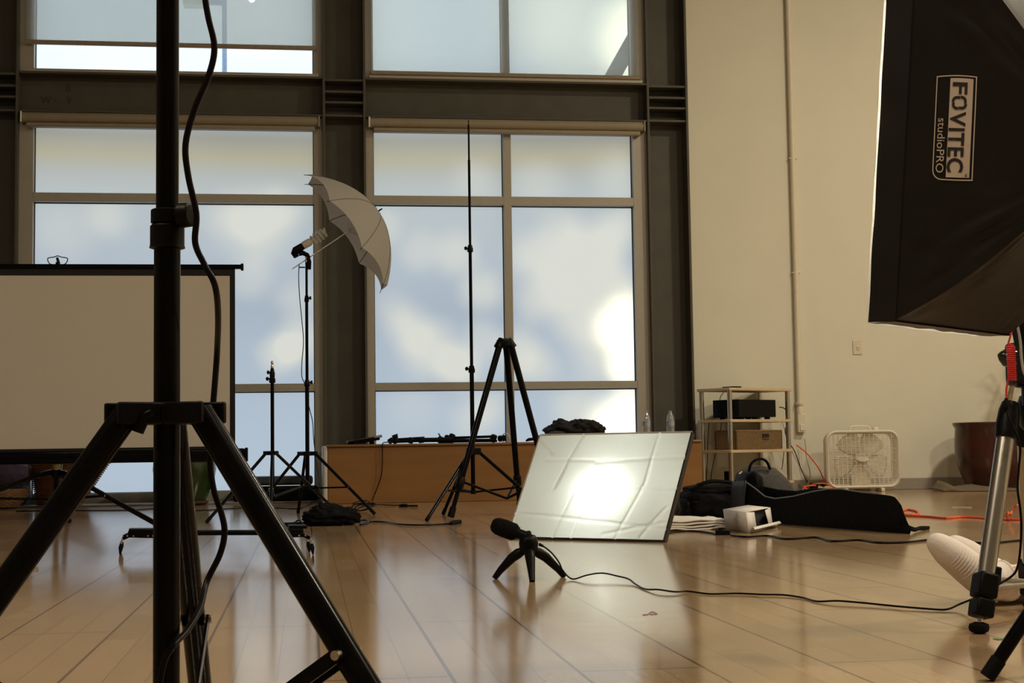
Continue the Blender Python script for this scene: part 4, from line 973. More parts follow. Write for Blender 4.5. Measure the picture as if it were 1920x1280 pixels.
MB().tube(curve([B + V((-.03, .05, .05)), fl(1712, 992, .015), fl(1725, 990, .012), fl(1742, 990, .005)], 5), .010, 8, sx=.3).build('strap', M_CLOTH, t)
MB().box(rimF[50] + V((.01, -.02, -.028)), (.012, .01, .018)).build('buckle', M_PLAS, t, bevel=.002)
q = at(1490, 926, A.y + .12)
tag(MB().box(V((q.x, q.y, q.z - .004)), (.05, .03, .012), rz(.3)).build('paper_packet', M_PAPER, None, bevel=.002), 'white packet showing inside the long open black bag', 'packet')
q = fl(1440, 955); bY_ = 7.9
t = thing('gear_bag', 'worn grey black bag with raised carry handle behind the long bag', 'bag', (at(1445, 930, bY_).x, bY_, 0))
cx = at(1441, 930, bY_).x
def bagp(u, v):                               # half-round upright bag
    return None
prof = [(1390, 990), (1388, 930), (1394, 890), (1408, 877), (1430, 875), (1455, 877), (1472, 888), (1486, 905), (1494, 925), (1496, 990)]
ptsb = [V((at(x, y, bY_).x, 0, max(.0, at(x, y, bY_).z))) for x, y in prof]
mb = MB(); nD = 8
for d_ in range(nD + 1):
    k = d_ / nD; s = 1 - .16 * abs(2 * k - 1) ** 3
    for p in curve(ptsb, 4): mb.v.append(V((cx + (p.x - cx) * s, bY_ - .04 + .26 * k, p.z * (s if d_ else s) + (.022 * noise.noise(V((p.x * 11, k * 4, p.z * 11)))))))
nn = len(curve(ptsb, 4))
for d_ in range(nD):
    for j in range(nn - 1): mb.f.append((d_ * nn + j, d_ * nn + j + 1, (d_ + 1) * nn + j + 1, (d_ + 1) * nn + j))
mb.f.append(tuple(range(nn))); mb.f.append(tuple(nD * nn + j for j in range(nn)))
mb.build('bag_body', mat('grey_canvas', (.045, .042, .037), .75, var=.2, scale=30, bump=.25), t, smooth=1.2)
MB().tube(curve([at(x, y, bY_ - .02) for x, y in ((1404, 884), (1408, 870), (1417, 862), (1428, 860), (1438, 866), (1444, 880))], 5), .013, 10, sx=.55).build('carry_handle', M_CLOTH, t)
soft(V((at(1404, 930, bY_).x, bY_ - .09, .12)), (.07, .14, .235), rz(.2), 3.0, .012, 6, 10, 31).build('side_pocket', M_CLOTH, t, smooth=2)
MB().tube([at(1386, 888, bY_ - .13), at(1391, 884, bY_ - .13)], .005, 8).build('zip_pull', M_CHROME, t)
lY = 7.6
t = thing('camera_bag', 'squat black camera bag between the softbox and the long bag', 'bag', (at(1345, 960, lY).x, lY, 0))
l0, l1 = at(1290, 930, lY).x, at(1402, 930, lY).x; zt_ = at(1340, 908, lY).z
soft(V(((l0 + l1) / 2, lY + .12, zt_ * .42)), (l1 - l0, .3, zt_ * .84), None, 5, .010, 5, 14, 41).build('bag_body', M_CLOTH, t, smooth=2)
soft(V(((l0 + l1) / 2 + .01, lY + .12, zt_ * .86)), (l1 - l0 - .02, .29, zt_ * .3), Matrix.Rotation(-.05, 3, 'Y'), 4, .010, 5, 12, 43, False).build('lid', M_CLOTH, t, smooth=2)
MB().tube(curve([V((l0 + .05, lY - .0, zt_ * .98)), V(((l0 + l1) / 2 - .03, lY - .01, zt_ * 1.10)), V((l1 - .08, lY, zt_ * 1.04))], 6), .010, 8, sx=.5).build('carry_handle', M_CLOTH, t)
soft(V((l0 - .004, lY + .1, zt_ * .3)), (.04, .24, zt_ * .55), None, 3.5, .006, 5, 10, 44).build('side_pocket', M_CLOTH, t, smooth=2)
rc_ = at(1304, 933, lY - .035)
MB().tube([rc_ + V((.018 * cos(2 * pi * i / 16), 0, .024 * sin(2 * pi * i / 16))) for i in range(17)], .0035, 8, cap=False).build('strap_ring', M_BLACK, t)
MB().add([V((l1 - .12, lY - .035, zt_ * .75)), V((l1 - .05, lY - .045, zt_ * 1.03)), V((l1 + .02, lY - .04, zt_ * .8)), V((l1 - .02, lY - .035, zt_ * .7))], [(0, 1, 2, 3)]).build('open_flap', M_CLOTH, t, solid=.006)

# ================================================================== SHELF RACK WITH RECEIVER AND BASKET
r0 = V((at(1370, 830, 10.97).x, 10.97, 0)); ldir = V((-.50, .866, 0)); rdir = V((.866, .50, 0))
Lr = (at(1483, 830, 11.24).x - r0.x) / rdir.x; Ll = .30
LV = [at(1370, y, 10.97).z for y in (729, 788.5, 846, 907)]
t = thing('shelf_rack', 'small four tier shelf with silver posts against the white wall', 'shelf', r0 + rdir * Lr / 2 + ldir * Ll / 2)
Rk = Matrix((rdir, ldir, V((0, 0, 1)))).transposed()
cen = r0 + rdir * Lr / 2 + ldir * Ll / 2
for z in LV: MB().box(cen + V((0, 0, z)), (Lr + .05, Ll + .05, .022), Rk).build('shelf_board', M_SHELF, t, bevel=.003)
for a_, b_ in ((0, 0), (Lr, 0), (0, Ll), (Lr, Ll)):
    q = r0 + rdir * a_ + ldir * b_
    zs = [0.0] + [z for z in reversed(LV)]
    pst = MB()
    for i in range(len(zs) - 1):
        z0_ = zs[i] + (.011 if i else 0); z1_ = zs[i + 1] - .011; pst.cyl(q + V((0, 0, z0_)), q + V((0, 0, z1_)), .0155, n=16)
    for i in range(len(zs) - 1): MB().cyl(q + V((0, 0, zs[i] + (.011 if i else 0))), q + V((0, 0, zs[i + 1] - .011)), .019, n=16).build('post', M_SILV, t)
zz = LV[1] + .011
t = thing('stereo_receiver', 'black stereo receiver on the second tier of the shelf', 'receiver', cen + V((0, 0, zz)))
rcL = .41
cR = r0 + rdir * (Lr * .5 - .015) + ldir * (Ll * .45)
MB().box(cR + V((0, 0, zz + .085)), (rcL, .27, .135), Rk).build('receiver_body', mat('satin_black_case', (.005, .005, .005), .4, spec=.15), t, bevel=.003)
MB().box(cR - rdir * (rcL / 2 + .006) + V((0, 0, zz + .085)), (.012, .275, .138), Rk).build('front_panel', M_PLAS, t, bevel=.002)
kq = cR - rdir * (rcL / 2 + .012) - ldir * .045 + V((0, 0, zz + .10))
MB().cyl(kq, kq - rdir * .02, .022, n=20).build('volume_knob', M_BLACK, t)
for a_ in (-.15, .0, .14):
    for b_ in (-.1, .1): MB().cyl(cR + rdir * a_ + ldir * b_ + V((0, 0, zz)), cR + rdir * a_ + ldir * b_ + V((0, 0, zz + .018)), .022, n=14).build('foot', M_RUB, t)
zz = LV[2] + .011
t = thing('storage_basket', 'brown woven storage basket on the third tier of the shelf', 'basket', cen + V((0, 0, zz)))
bq0, bq1 = .085, Lr - .06; bd0, bd1 = .02, .24; hb_ = .145
def sb_pt(u, k, s):                          # walls with a slight flare
    return None
M_RATT = mat('ribbed_rattan', (.20, .125, .055), .6, var=.25, scale=70)
mb = MB(); co = [(bq0, bd0), (bq1, bd0), (bq1, bd1), (bq0, bd1)]; fl_ = .008
for i in range(4):
    p, q = co[i], co[(i + 1) % 4]; nn = int(sqrt((p[0] - q[0]) ** 2 + (p[1] - q[1]) ** 2) / .012)
    for j in range(nn + 1):
        a_, b_ = p[0] + (q[0] - p[0]) * j / nn, p[1] + (q[1] - p[1]) * j / nn
        mb.cyl(r0 + rdir * a_ + ldir * b_ + V((0, 0, zz + .003)), r0 + rdir * a_ + ldir * b_ + V((0, 0, zz + hb_)), .0064, n=6)
mb.box(r0 + rdir * (bq0 + bq1) / 2 + ldir * (bd0 + bd1) / 2 + V((0, 0, zz + .005)), (bq1 - bq0, bd1 - bd0, .008), Rk)
o = mb.build('woven_wall', M_RATT, t); o['kind'] = 'stuff'
mb = MB()
for i in range(4):
    p, q = co[i], co[(i + 1) % 4]; mb.bar(r0 + rdir * p[0] + ldir * p[1] + V((0, 0, zz + hb_)), r0 + rdir * q[0] + ldir * q[1] + V((0, 0, zz + hb_)), .014, .016)
mb.build('rim', M_RATT, t, bevel=.003)
hq = r0 + rdir * (bq0 + (bq1 - bq0) * .63) + ldir * (bd0 - .008) + V((0, 0, zz + .105))
MB().box(hq, (.07, .005, .034), Rk).build('handle_hole', M_HOLLOW, t)  # dark plate on the wall paints in the shade of the handle opening
for dz in (-.019, .019): MB().box(hq + V((0, 0, dz)) - ldir * .003, (.082, .008, .006), Rk).build('handle_rim', M_RATT, t, bevel=.002)
q = r0 + rdir * .04 + ldir * .06 + V((0, 0, LV[0] + .016)); q = at(1372, 724, 11.05); q.z = LV[0] + .0165
tag(MB().box(q, (.08, .13, .010), Rk).build('phone', M_PLAS, None, bevel=.003), 'flat black device lying on top of the shelf', 'phone')
q = r0 + ldir * .22 + rdir * .12
tag(MB().box(V((at(1366, 892, 11.3).x, 11.3, LV[3] + .011 + .04)), (.05, .05, .08), Rk).build('charger_block', M_PLAS, None, bevel=.004), 'black charger block on the lowest shelf tier', 'charger')
# cords around the shelf
def cord(name, lab, ptz, r, m_): return tag(MB().tube(curve(ptz, 5), r, 8).build(name, m_), lab, 'cord')
cord('electrical_wire', 'black wire hanging at the left side of the shelf', [at(x, y, 11.33) for x, y in ((1357, 736), (1350, 748), (1352, 785), (1352, 800), (1346, 830), (1342, 848), (1335, 880), (1333, 905), (1336, 916))], .003, M_CABLE)
cord('electrical_wire', 'black wire looping down left of the receiver', [at(x, y, 11.36) for x, y in ((1330, 790), (1327, 830), (1326, 870), (1324, 905), (1326, 916))], .003, M_CABLE)
cord('electrical_cable', 'black cord from the receiver down the right shelf post', [at(x, y, 11.30) for x, y in ((1461, 763), (1470, 765), (1477, 775), (1480, 790)) ] + [at(x, y, 11.42) for x, y in ((1472, 806), (1478, 826), (1490, 846), (1496, 862), (1504, 884), (1514, 904))], .004, M_CABLE)
cord('electrical_cable', 'grey cord slanting from the shelf to the power strip', [at(x, y, 11.45) for x, y in ((1466, 790), (1474, 812), (1480, 835), (1496, 868), (1512, 893), (1519, 908))], .003, M_GREYC)
cord('electrical_cable', 'tan cord hanging from the wall outlet box', [at(x, y, 11.52) for x, y in ((1509, 822), (1511, 840), (1512, 858), (1517, 876), (1519, 890), (1517, 902), (1514, 910))], .004, M_GREYC)
cord('wire', 'thin wire hanging behind the shelf basket', [at(x, y, 11.5) for x, y in ((1470, 845), (1468, 865), (1466, 880))], .003, M_CABLE)
q = fl(1535, 918, .02); q.y = min(q.y, 11.25)
t = thing('power_strip', 'beige power strip on the floor left of the fan', 'power strip', (at(1535, 912, 11.2).x, 11.2, 0))
px0 = at(1535, 912, 11.2).x
MB().box((px0 + .02, 11.2, .028), (.17, .06, .045), rz(-.2)).build('strip_body', mat('beige_plastic', (.50, .40, .24), .5), t, bevel=.006)
MB().box((px0 - .05, 11.17, .05), (.05, .05, .06), rz(.3)).build('plugged_adapter', M_PLAS, t, bevel=.005)
MB().box((px0 + .03, 11.18, .06), (.03, .03, .03), rz(.5)).build('plug', M_RUB, t, bevel=.005)
cord('extension_cord', 'orange cord arching from the shelf to the power strip', [at(x, y, 11.3) for x, y in ((1493, 834), (1508, 845), (1522, 860), (1535, 878), (1543, 895), (1547, 906))] + [V((at(1550, 915, 11.22).x, 11.22, .02)), V((at(1560, 915, 11.2).x, 11.2, .012))], .005, M_ORANGE)
cord('extension_cord', 'orange cord tangled around the power strip', [V((at(x, 915, Y).x, Y, z)) for x, Y, z in ((1500, 11.1, .01), (1512, 11.12, .05), (1525, 11.08, .07), (1545, 11.08, .075), (1560, 11.1, .05), (1570, 11.15, .015), (1540, 11.06, .012), (1515, 11.05, .03), (1508, 11.06, .055), (1530, 11.05, .06))], .005, M_ORANGE)

# ================================================================== WALL FITTINGS
xp0 = at(1487, 100, W).x; PX = (at(1479, 100, W - .02).x + at(1491, 500, W - .02).x) / 2
PX = at(1494, 600, W - .02).x
t = thing('conduit_pipe', 'white vertical conduit pipe on the wall above the shelf', 'pipe', (PX, W - .025, .6))
pz0 = at(1503, 755, W - .025).z
MB().cyl((PX, W - .025, pz0), (PX, W - .025, CEIL), .0235, n=20).build('pipe', mat('painted_pipe', (.70, .64, .50), .5, var=.02), t)
for y in (297, 511): z = at(1490, y, W - .025).z; MB().box((PX + .004, W - .02, z), (.07, .04, .012)).build('strap', M_WALL, t, bevel=.004)
MB().lathe((PX, W - .025, pz0), [(.027, -.09), (.027, -.05), (.022, -.03), (.03, -.02), (.034, -.008), (.034, .0), (.024, .004)], 20).build('coupling', MATS['painted_pipe'], t)
t = thing('outlet_box', 'surface mounted outlet box below the conduit pipe', 'outlet', (PX + .01, W - .02, pz0 - .16))
MB().box((PX + .008, W - .025, pz0 - .165), (.066, .05, .15)).build('box_body', MATS['painted_pipe'], t, bevel=.006)
MB().box((PX + .008, W - .053, pz0 - .20), (.035, .008, .05)).build('socket', M_WHITEP, t, bevel=.003)
c = at(1607.5, 651, W - .004)
t = thing('switch_plate', 'beige wall plate with small toggle on the white wall', 'switch', c)
MB().box(c, (.078, .008, .118)).build('plate', mat('ivory_plate', (.66, .59, .45), .4), t, bevel=.003)
MB().box(c + V((.004, -.007, -.004)), (.024, .006, .034)).build('rocker', M_WHITEP, t, bevel=.002)
MB().box(c + V((.004, -.011, -.004)), (.014, .006, .006)).build('toggle', mat('grey_toggle', (.3, .27, .22), .4), t)

# ================================================================== BOX FAN
fY = 11.22
fxl, fxr = at(1549, 860, fY).x, at(1687, 860, fY).x; fx = (fxl + fxr) / 2; fw_ = fxr - fxl; fzb = .025; fzt = at(1616, 806, fY).z; fzc = (fzb + fzt) / 2; fh = fzt - fzb
t = thing('box_fan', 'off white box fan on the floor against the wall', 'fan', (fx, fY + .06, 0))
def rrect(w, h, r, n=8):
    o = []
    for cx_, cz_, a0 in ((w / 2 - r, h / 2 - r, 0), (-w / 2 + r, h / 2 - r, 90), (-w / 2 + r, -h / 2 + r, 180), (w / 2 - r, -h / 2 + r, 270)):
        for i in range(n + 1): a_ = radians(a0 + 90 * i / n); o.append((cx_ + r * cos(a_), cz_ + r * sin(a_)))
    return o
ou = rrect(fw_, fh, .085); inn = rrect(fw_ - .05, fh - .05, .065); mb = MB(); k = len(ou)
for y, tab in ((fY, inn), (fY - .012, [((a + c) / 2, (b + d) / 2) for (a, b), (c, d) in zip(ou, inn)]), (fY, ou), (fY + .095, [(a * .955, b * .97) for a, b in ou]), (fY + .095, [(a * .97, b * .97) for a, b in inn])): mb.v += [V((fx + a, y, fzc + b)) for a, b in tab]
for i in range(5):
    for j in range(k): mb.f.append((i * k + j, i * k + (j + 1) % k, ((i + 1) % 5) * k + (j + 1) % k, ((i + 1) % 5) * k + j))
mb.build('housing', M_WHITEP, t, smooth=.9)
def inside(x, z):
    hw, hh, r = (fw_ - .05) / 2, (fh - .05) / 2, .065
    if abs(x) > hw or abs(z) > hh: return False
    if abs(x) > hw - r and abs(z) > hh - r: return (abs(x) - hw + r) ** 2 + (abs(z) - hh + r) ** 2 < r * r
    return True
for nm, yy in (('front_grille', fY + .004), ('back_grille', fY + .092)):
    mb = MB(); nv, nh_ = 15, 31
    for i in range(1, nv):
        x = -(fw_ - .05) / 2 + (fw_ - .05) * i / nv; zz = (fh - .05) / 2
        while not inside(x, zz - .001): zz -= .004
        mb.cyl((fx + x, yy, fzc - zz), (fx + x, yy, fzc + zz), .0022, n=6)
    for i in range(1, nh_):
        z = -(fh - .05) / 2 + (fh - .05) * i / nh_; xx = (fw_ - .05) / 2
        while not inside(xx - .001, z): xx -= .004
        mb.cyl((fx - xx, yy, fzc + z), (fx + xx, yy, fzc + z), .0019, n=6)
    mb.build(nm, M_WHITEP, t)
for kk in range(5):
    a0 = radians(-90 + 72 * kk)
    def bl(u, v, a0=a0):
        r = .05 + .175 * u; a_ = a0 + (v - .5) * (1.0 + .12 * u) * (.55 + .75 * sin(pi * min(1, .25 + u * .62))) * .82
        return V((fx + r * cos(a_), fY + .055 + .022 * (v - .5) * 2, fzc + r * sin(a_)))
    MB().grid(bl, 10, 8).build('blade', mat('fan_blade_cream', (.66, .59, .46), .45), t, solid=.003, smooth=2)
MB().lathe((fx, fY + .03, fzc), [(.002, 0), (.045, .002), (.055, .012), (.055, .05)], 28, Matrix.Rotation(-pi / 2, 3, 'X')).build('hub', MATS['fan_blade_cream'], t)
mb = MB(); o = len(mb.v)
for ring, yy in ((1.0, 0), (1.0, -.008), (.85, -.011)):
    for j in range(28): a_ = 2 * pi * j / 28; mb.v.append(V((fx + .055 * ring * cos(a_), fY + yy, fzc + .022 * ring * sin(a_))))
for i in range(2):
    for j in range(28): mb.f.append((i * 28 + j, i * 28 + (j + 1) % 28, (i + 1) * 28 + (j + 1) % 28, (i + 1) * 28 + j))
mb.f.append(tuple(range(56, 84))); mb.f.append(tuple(reversed(range(28))))
bdg = mb.build('badge', M_WHITEP, t)
tr_ = [(fx + .05 * cos(2 * pi * j / 28), fY - .012, fzc + .0185 * sin(2 * pi * j / 28)) for j in range(29)]
MB().tube(tr_, .0015, 6, cap=False).build('badge_rim', mat('pale_pink_print', (.60, .42, .34), .5), bdg)
hz = fzt
MB().tube(curve([(fx - .085, fY + .055, hz - .004), (fx - .075, fY + .055, hz + .024), (fx - .04, fY + .055, hz + .032), (fx + .04, fY + .055, hz + .032), (fx + .075, fY + .055, hz + .024), (fx + .085, fY + .055, hz - .004)], 6), .008, 10).build('handle', M_WHITEP, t)
MB().lathe((fx + .13, fY + .055, hz), [(.026, 0), (.026, .012), (.02, .022), (.006, .024)], 20).build('dial', M_WHITEP, t)
for sx in (-1, 1): MB().box((fx + sx * .15, fY + .055, .0135), (.03, .16, .027)).build('foot', M_WHITEP, t, bevel=.005)

# ================================================================== PLANT IN RED POT, RUG
pY_ = 11.12; pc = at(1858, 850, pY_); zr_ = at(1858, 791, pY_).z
t = thing('plant_pot', 'large dark red glazed planter by the right wall', 'pot', (pc.x, pY_, .0))
S_ = zr_
MB().lathe((pc.x, pY_, .004), [(.175, 0), (.19, .004), (.215, .07), (.255, .17), (.275, .27), (.277, .36), (.268, S_ - .05), (.285, S_ - .025), (.288, S_ - .008), (.275, S_ - .004), (.245, S_ - .05), (.2, S_ - .06)], 48).build('pot_body', M_REDP, t)
MB().lathe((pc.x, pY_, S_ - .07), [(.24, 0), (.12, .01), (.01, .012)], 24).build('soil', M_PLANTER_S, t)
cr_ = at(1935, 625, pY_)
t = thing('palm_plant', 'spiky yellow green plant growing from the red planter', 'plant', (pc.x + .1, pY_, S_ - .06))
tk = curve([V((pc.x + .12, pY_, S_ - .07)), V((pc.x + .22, pY_, (S_ + cr_.z) / 2)), cr_], 6)
MB().tube(tk, [.022 - .006 * i / len(tk) for i in range(len(tk))], 10).build('trunk', M_TRUNK, t)
rnd = random.Random(9)
for k in range(70):
    a_ = rnd.uniform(0, 2 * pi); el = rnd.uniform(-.75, 1.0); Ll_ = rnd.uniform(.26, .42); d0 = V((cos(a_) * cos(el), sin(a_) * cos(el) * .8, sin(el)))
    sd = d0.cross(V((0, 0, 1))).normalized()
    def lf(u, v, d0=d0, sd=sd, Ll_=Ll_):
        p = cr_ + d0 * Ll_ * u + V((0, 0, -.22 * u * u * Ll_ / .35 * .5)); w_ = .006 * (1 - u) ** .6 * (.5 + min(1, u * 5) * .5)
        p = p + sd * (v - .5) * 2 * w_; p.y = min(p.y, W - .03); return p
    MB().grid(lf, 8, 2).build('leaf', M_LEAF, t, smooth=2)
g0, g1 = at(1750, 918, 10.99), at(1985, 918, 10.85)
t = thing('rug', 'tan rug with one curled corner beside the red planter', 'rug', (at(1850, 918, 11).x, 11.0, 0))
def rgf(u, v):
    x = g0.x + (g1.x - g0.x) * u + .02 * v; y = 11.05 - .2 * v - .28 * u * v
    z = .006 + .062 * math.exp(-((u - .07) / .045) ** 2) * (1 - v) ** .3 * 1.0 + .055 * (1 - v) * max(0, 1 - abs(u - .35) / .4) * .75
    return V((x, y, max(z, .005)))
MB().grid(rgf, 60, 10).build('rug_pile', M_RUG, t, solid=.008, smooth=2)

# ================================================================== ORANGE FLOOR CORDS, MARKS
cord('extension_cord', 'orange extension cord snaking on the floor behind the sock', [fl(x, y, .005) for x, y in ((1690, 958), (1702, 955), (1718, 958), (1722, 963), (1710, 965), (1695, 964), (1700, 966), (1740, 968), (1775, 971), (1800, 969), (1830, 970), (1870, 973), (1930, 974), (2010, 975))], .0062, M_ORANGE)
cord('extension_cord', 'orange cord loop rising behind the silver tripod leg', [fl(x, y, z) for x, y, z in ((1886, 964, .006), (1890, 960, .02), (1893, 966, .03), (1898, 958, .05), (1903, 950, .07), (1912, 946, .08), (1925, 948, .05), (1940, 965, .006))], .0055, M_ORANGE)
cord('extension_cord', 'orange cord on the floor just behind the glowing softbox', [fl(x, y, z) for x, y, z in ((1262, 946, .005), (1276, 938, .006), (1288, 932, .02), (1300, 929, .03), (1320, 930, .02))], .0055, M_ORANGE)
cord('extension_cord', 'orange cord loop lying below the camera bag', [fl(x, y, .006) for x, y in ((1262, 950), (1275, 953), (1288, 951), (1290, 947), (1275, 948), (1262, 955), (1272, 959), (1290, 958))], .0055, M_ORANGE)
q = fl(1880, 1197, .0008)
tag(MB().box(q, (.033, .018, .0008), rz(.1)).build('tape_mark', mat('green_tape', (.09, .22, .05), .6, var=.4, scale=200)), 'small green tape mark on the floor by the tripod foot', 'tape mark')
tag(MB().tube(curve([fl(x, y, .001) for x, y in ((1205, 1152), (1214, 1151), (1222, 1146), (1232, 1150), (1218, 1151))], 4), .0007, 6).build('pen_mark', mat('purple_ink', (.22, .06, .12), .6)), 'small purple scribble on the floor boards', 'mark')
tag(MB().bar(fl(1785, 950, .001), fl(1822, 951, .001), .007, .001).build('tape_mark', M_PAPER), 'thin white tape strip on the floor by the red planter', 'tape mark')
tag(MB().box(fl(45, 1066, .004), (.09, .03, .008), rz(.4)).build('wood_shim', mat('grey_shim', (.3, .24, .17), .6)), 'small flat wooden strip on the floor at far left', 'strip')
for px, py, s in ((1147, 1114, .022), (1281, 1076, .03), (1306, 1077, .012), (1494, 1236, .016)):
    pass

# ================================================================== CAMERA TRIPOD AT RIGHT
sp_ = at(1958, 775, 3.02); Tc = V((sp_.x, 3.02, .44)); feet = [fl(1836, 1187), V((at(1934, 1100, 3.24).x, 3.24, 0)), V((Tc.x + .19, 2.93, 0))]
t = thing('camera_tripod', 'silver legged camera tripod at the right edge', 'tripod', (Tc.x, Tc.y, 0))
tops = [at(1891, 778, 2.97), V((at(1922, 800, 3.07).x, 3.07, .43)), V((Tc.x + .05, 2.99, .43))]
MB().lathe(Tc, [(.035, -.04), (.052, -.02), (.055, .03), (.05, .045), (.03, .05)], 24).build('spider', M_PLAS, t)
for i, (f, tp) in enumerate(zip(feet, tops)):
    f = V((f.x, f.y, .012)); u = (f - tp).normalized(); Lg = (f - tp).length
    P_ = lambda k: tp + u * Lg * k
    lg = MB().tube([P_(.09), P_(.80)], .0185, 20).build('leg', M_SILV, t)
    MB().tube([P_(-.06), P_(-.02), P_(.06), P_(.115)], [.018, .023, .0255, .023], 14, sx=.95).build('leg_casting', M_PLAS, lg, smooth=.5)
    MB().bar(P_(.755), P_(.868), .048, .042, (0, 1, 0)).build('leg_lock', M_PLAS, lg, bevel=.006)
    sl = u.cross(V((0, 1, 0))).normalized()
    MB().bar(P_(.715) + sl * .018, P_(.80) + sl * .020, .03, .016, (0, 1, 0)).build('lock_lever', M_PLAS, lg, bevel=.004)
    MB().bar(P_(.872), P_(.955), .045, .039, (0, 1, 0)).build('foot_block', M_PLAS, lg, bevel=.005)
    MB().tube([P_(.95), P_(.985)], .006, 10).build('foot_screw', M_CHROME, lg)
    MB().lathe(V((f.x, f.y, .0)), [(.012, .001), (.019, .005), (.021, .012), (.019, .019), (.008, .023)], 20).build('foot_pad', M_RUB, lg)
sc0 = V((Tc.x - .01, 3.05, at(1935, 1098, 3.0).z))
for i, (f, tp) in enumerate(zip(feet, tops)):
    f = V((f.x, f.y, .012)); k = tp.lerp(f, .80)
    for o in (-.010, .010): MB().cyl(k + V((0, o, o)), sc0 + V((0, o, 0)), .0058, n=10).build('spreader', M_SILV, t)
hx = at(1927, 700, 3.0).x
MB().cyl((hx + .03, 3.0, at(1915, 760, 3).z), (hx + .03, 3.0, at(1915, 728, 3).z), .042, n=20).build('bowl', M_PLAS, t)
MB().tube([(hx + .03, 3.0, at(1915, 728, 3).z), (hx + .03, 3.0, at(1915, 725, 3).z), (hx + .03, 3.0, at(1915, 718, 3).z)], [.035, .055, .055], 20).build('head_base', M_PLAS, t)
MB().box2((hx - .025, 2.95, at(1915, 722, 3).z), (hx + .10, 3.06, at(1915, 640, 3).z)).build('fluid_head', M_PLAS, t, bevel=.01)
MB().bar((hx - .012, 2.99, at(1915, 650, 3).z), (hx - .024, 2.99, at(1915, 592, 3).z), .03, .028, (0, 1, 0)).build('tilt_plate', M_PLAS, t, bevel=.004)
kq = at(1884, 670, 2.97)
MB().tube([kq + V((.02, 0, 0)), kq, kq + V((-.010, 0, .003)), kq + V((-.013, 0, .002))], [.022, .019, .010, .006], 16).build('pan_knob', mat('glossy_black_knob', (.012, .012, .012), .12), t)
q = at(1906, 590, 2.98); MB().tube([q + V((.01, 0, -.01)), q + V((-.006, 0, .0)), q + V((-.008, 0, -.012))], [.008, .010, .006], 10).build('clamp_lever', mat('grey_lever', (.10, .09, .075), .5), t)
ptz = [at(1901, 605, 2.94), at(1896, 625, 2.94), at(1890, 645, 2.94)]
c0_ = at(1895, 648, 2.93); c1_ = at(1898, 712, 2.93)
for i in range(16 * 14 + 1):
    k = i / (16 * 14); a_ = 2 * pi * 16 * k; ptz.append(c0_.lerp(c1_, k) + V((.0075 * cos(a_), .0075 * sin(a_), 0)))
ptz += [at(1890, 712, 2.93), at(1887, 730, 2.93), at(1887, 748, 2.93)]
t = thing('coiled_cord', 'red coiled cord hanging on the camera tripod head', 'cord', c0_)
MB().tube(ptz, .0022, 7).build('coil', M_RED, t)
MB().tube([at(1887, 746, 2.93), at(1886, 756, 2.93), at(1884, 764, 2.93), at(1888, 772, 2.93)], [.003, .006, .008, .005], 10).build('plug', M_RUB, t)
ptz = [at(x, y, Y) for x, y, Y in ((1888, 770, 2.92), (1894, 790, 2.91), (1906, 815, 2.91), (1913, 840, 2.91), (1910, 880, 2.9), (1908, 915, 2.9), (1913, 955, 2.9), (1915, 990, 2.9), (1912, 1040, 2.9), (1905, 1070, 2.9), (1890, 1085, 2.9), (1872, 1095, 2.89))]
cord('electrical_cable', 'black cable hanging down beside the silver tripod leg', ptz, .0026, M_CABLE)
cord('electrical_cable', 'pale grey cable looped on the camera tripod head', [at(x, y, 2.92) for x, y in ((1904, 596), (1908, 612), (1913, 640), (1915, 670), (1919, 695), (1926, 710))], .003, M_GREYC)

# ================================================================== PERSON SITTING ON THE FLOOR AT RIGHT (only the feet show)
def skin(name, nodes, edges, m_, parent, root=0, subd=2):
    me = bpy.data.meshes.new(name); off = V(parent['_o']); me.from_pydata([tuple(V(p) - off) for p, r in nodes], edges, []); me.update(); me.materials.append(m_)
    o = bpy.data.objects.new(name, me); COL.objects.link(o); o.parent = parent; o['_o'] = parent['_o']
    o.modifiers.new('skin', 'SKIN').use_smooth_shade = True
    for i, (p, r) in enumerate(nodes):
        sv = me.skin_vertices[0].data[i]; sv.radius = r if isinstance(r, tuple) else (r, r); sv.use_root = (i == root)
    md = o.modifiers.new('sub', 'SUBSURF'); md.levels = subd; md.render_levels = subd
    return o
FY = 3.36
def Fp(x, y, dy=0, ox=0, oz=0): p = at(x, y, FY + dy); return V((p.x + ox, p.y, p.z + oz))
per = thing('person', 'seated person with white socks, only the feet showing at right', 'person', (2.35, 3.5, 0))
nodes = [((2.42, 3.5, .12), .13)]; edges = []
def addn(p, r, prev): nodes.append((p, r)); edges.append((prev, len(nodes) - 1)); return len(nodes) - 1
# legs, foot to hip; torso, arms, head
for dy, ox, oz, hy in ((0, 0, 0, 3.42), (.085, .046, -.006, 3.60)):
    h_ = addn(V((2.36, hy, .11)), .095, 0); k_ = addn(V((2.02, hy - .01, .17)), .068, h_); ca = addn(V((1.86, (hy + FY + dy) / 2, .12)), .062, k_)
    an_ = addn(Fp(1925, 1088, dy, ox, oz), .040, ca); a2 = addn(Fp(1890, 1090, dy, ox, oz), .036, an_); addn(Fp(1850, 1078, dy, ox, oz), .034, a2)
t1 = addn(V((2.50, 3.5, .30)), .115, 0); t2 = addn(V((2.57, 3.5, .52)), .12, t1); nk = addn(V((2.585, 3.5, .655)), .052, t2)
hd = addn(V((2.565, 3.5, .755)), (.092, .105), nk); addn(V((2.575, 3.5, .83)), (.098, .104), hd); addn(V((2.578, 3.5, .875)), (.06, .06), len(nodes) - 1)
addn(V((2.438, 3.5, .762)), .016, hd)                                   # nose
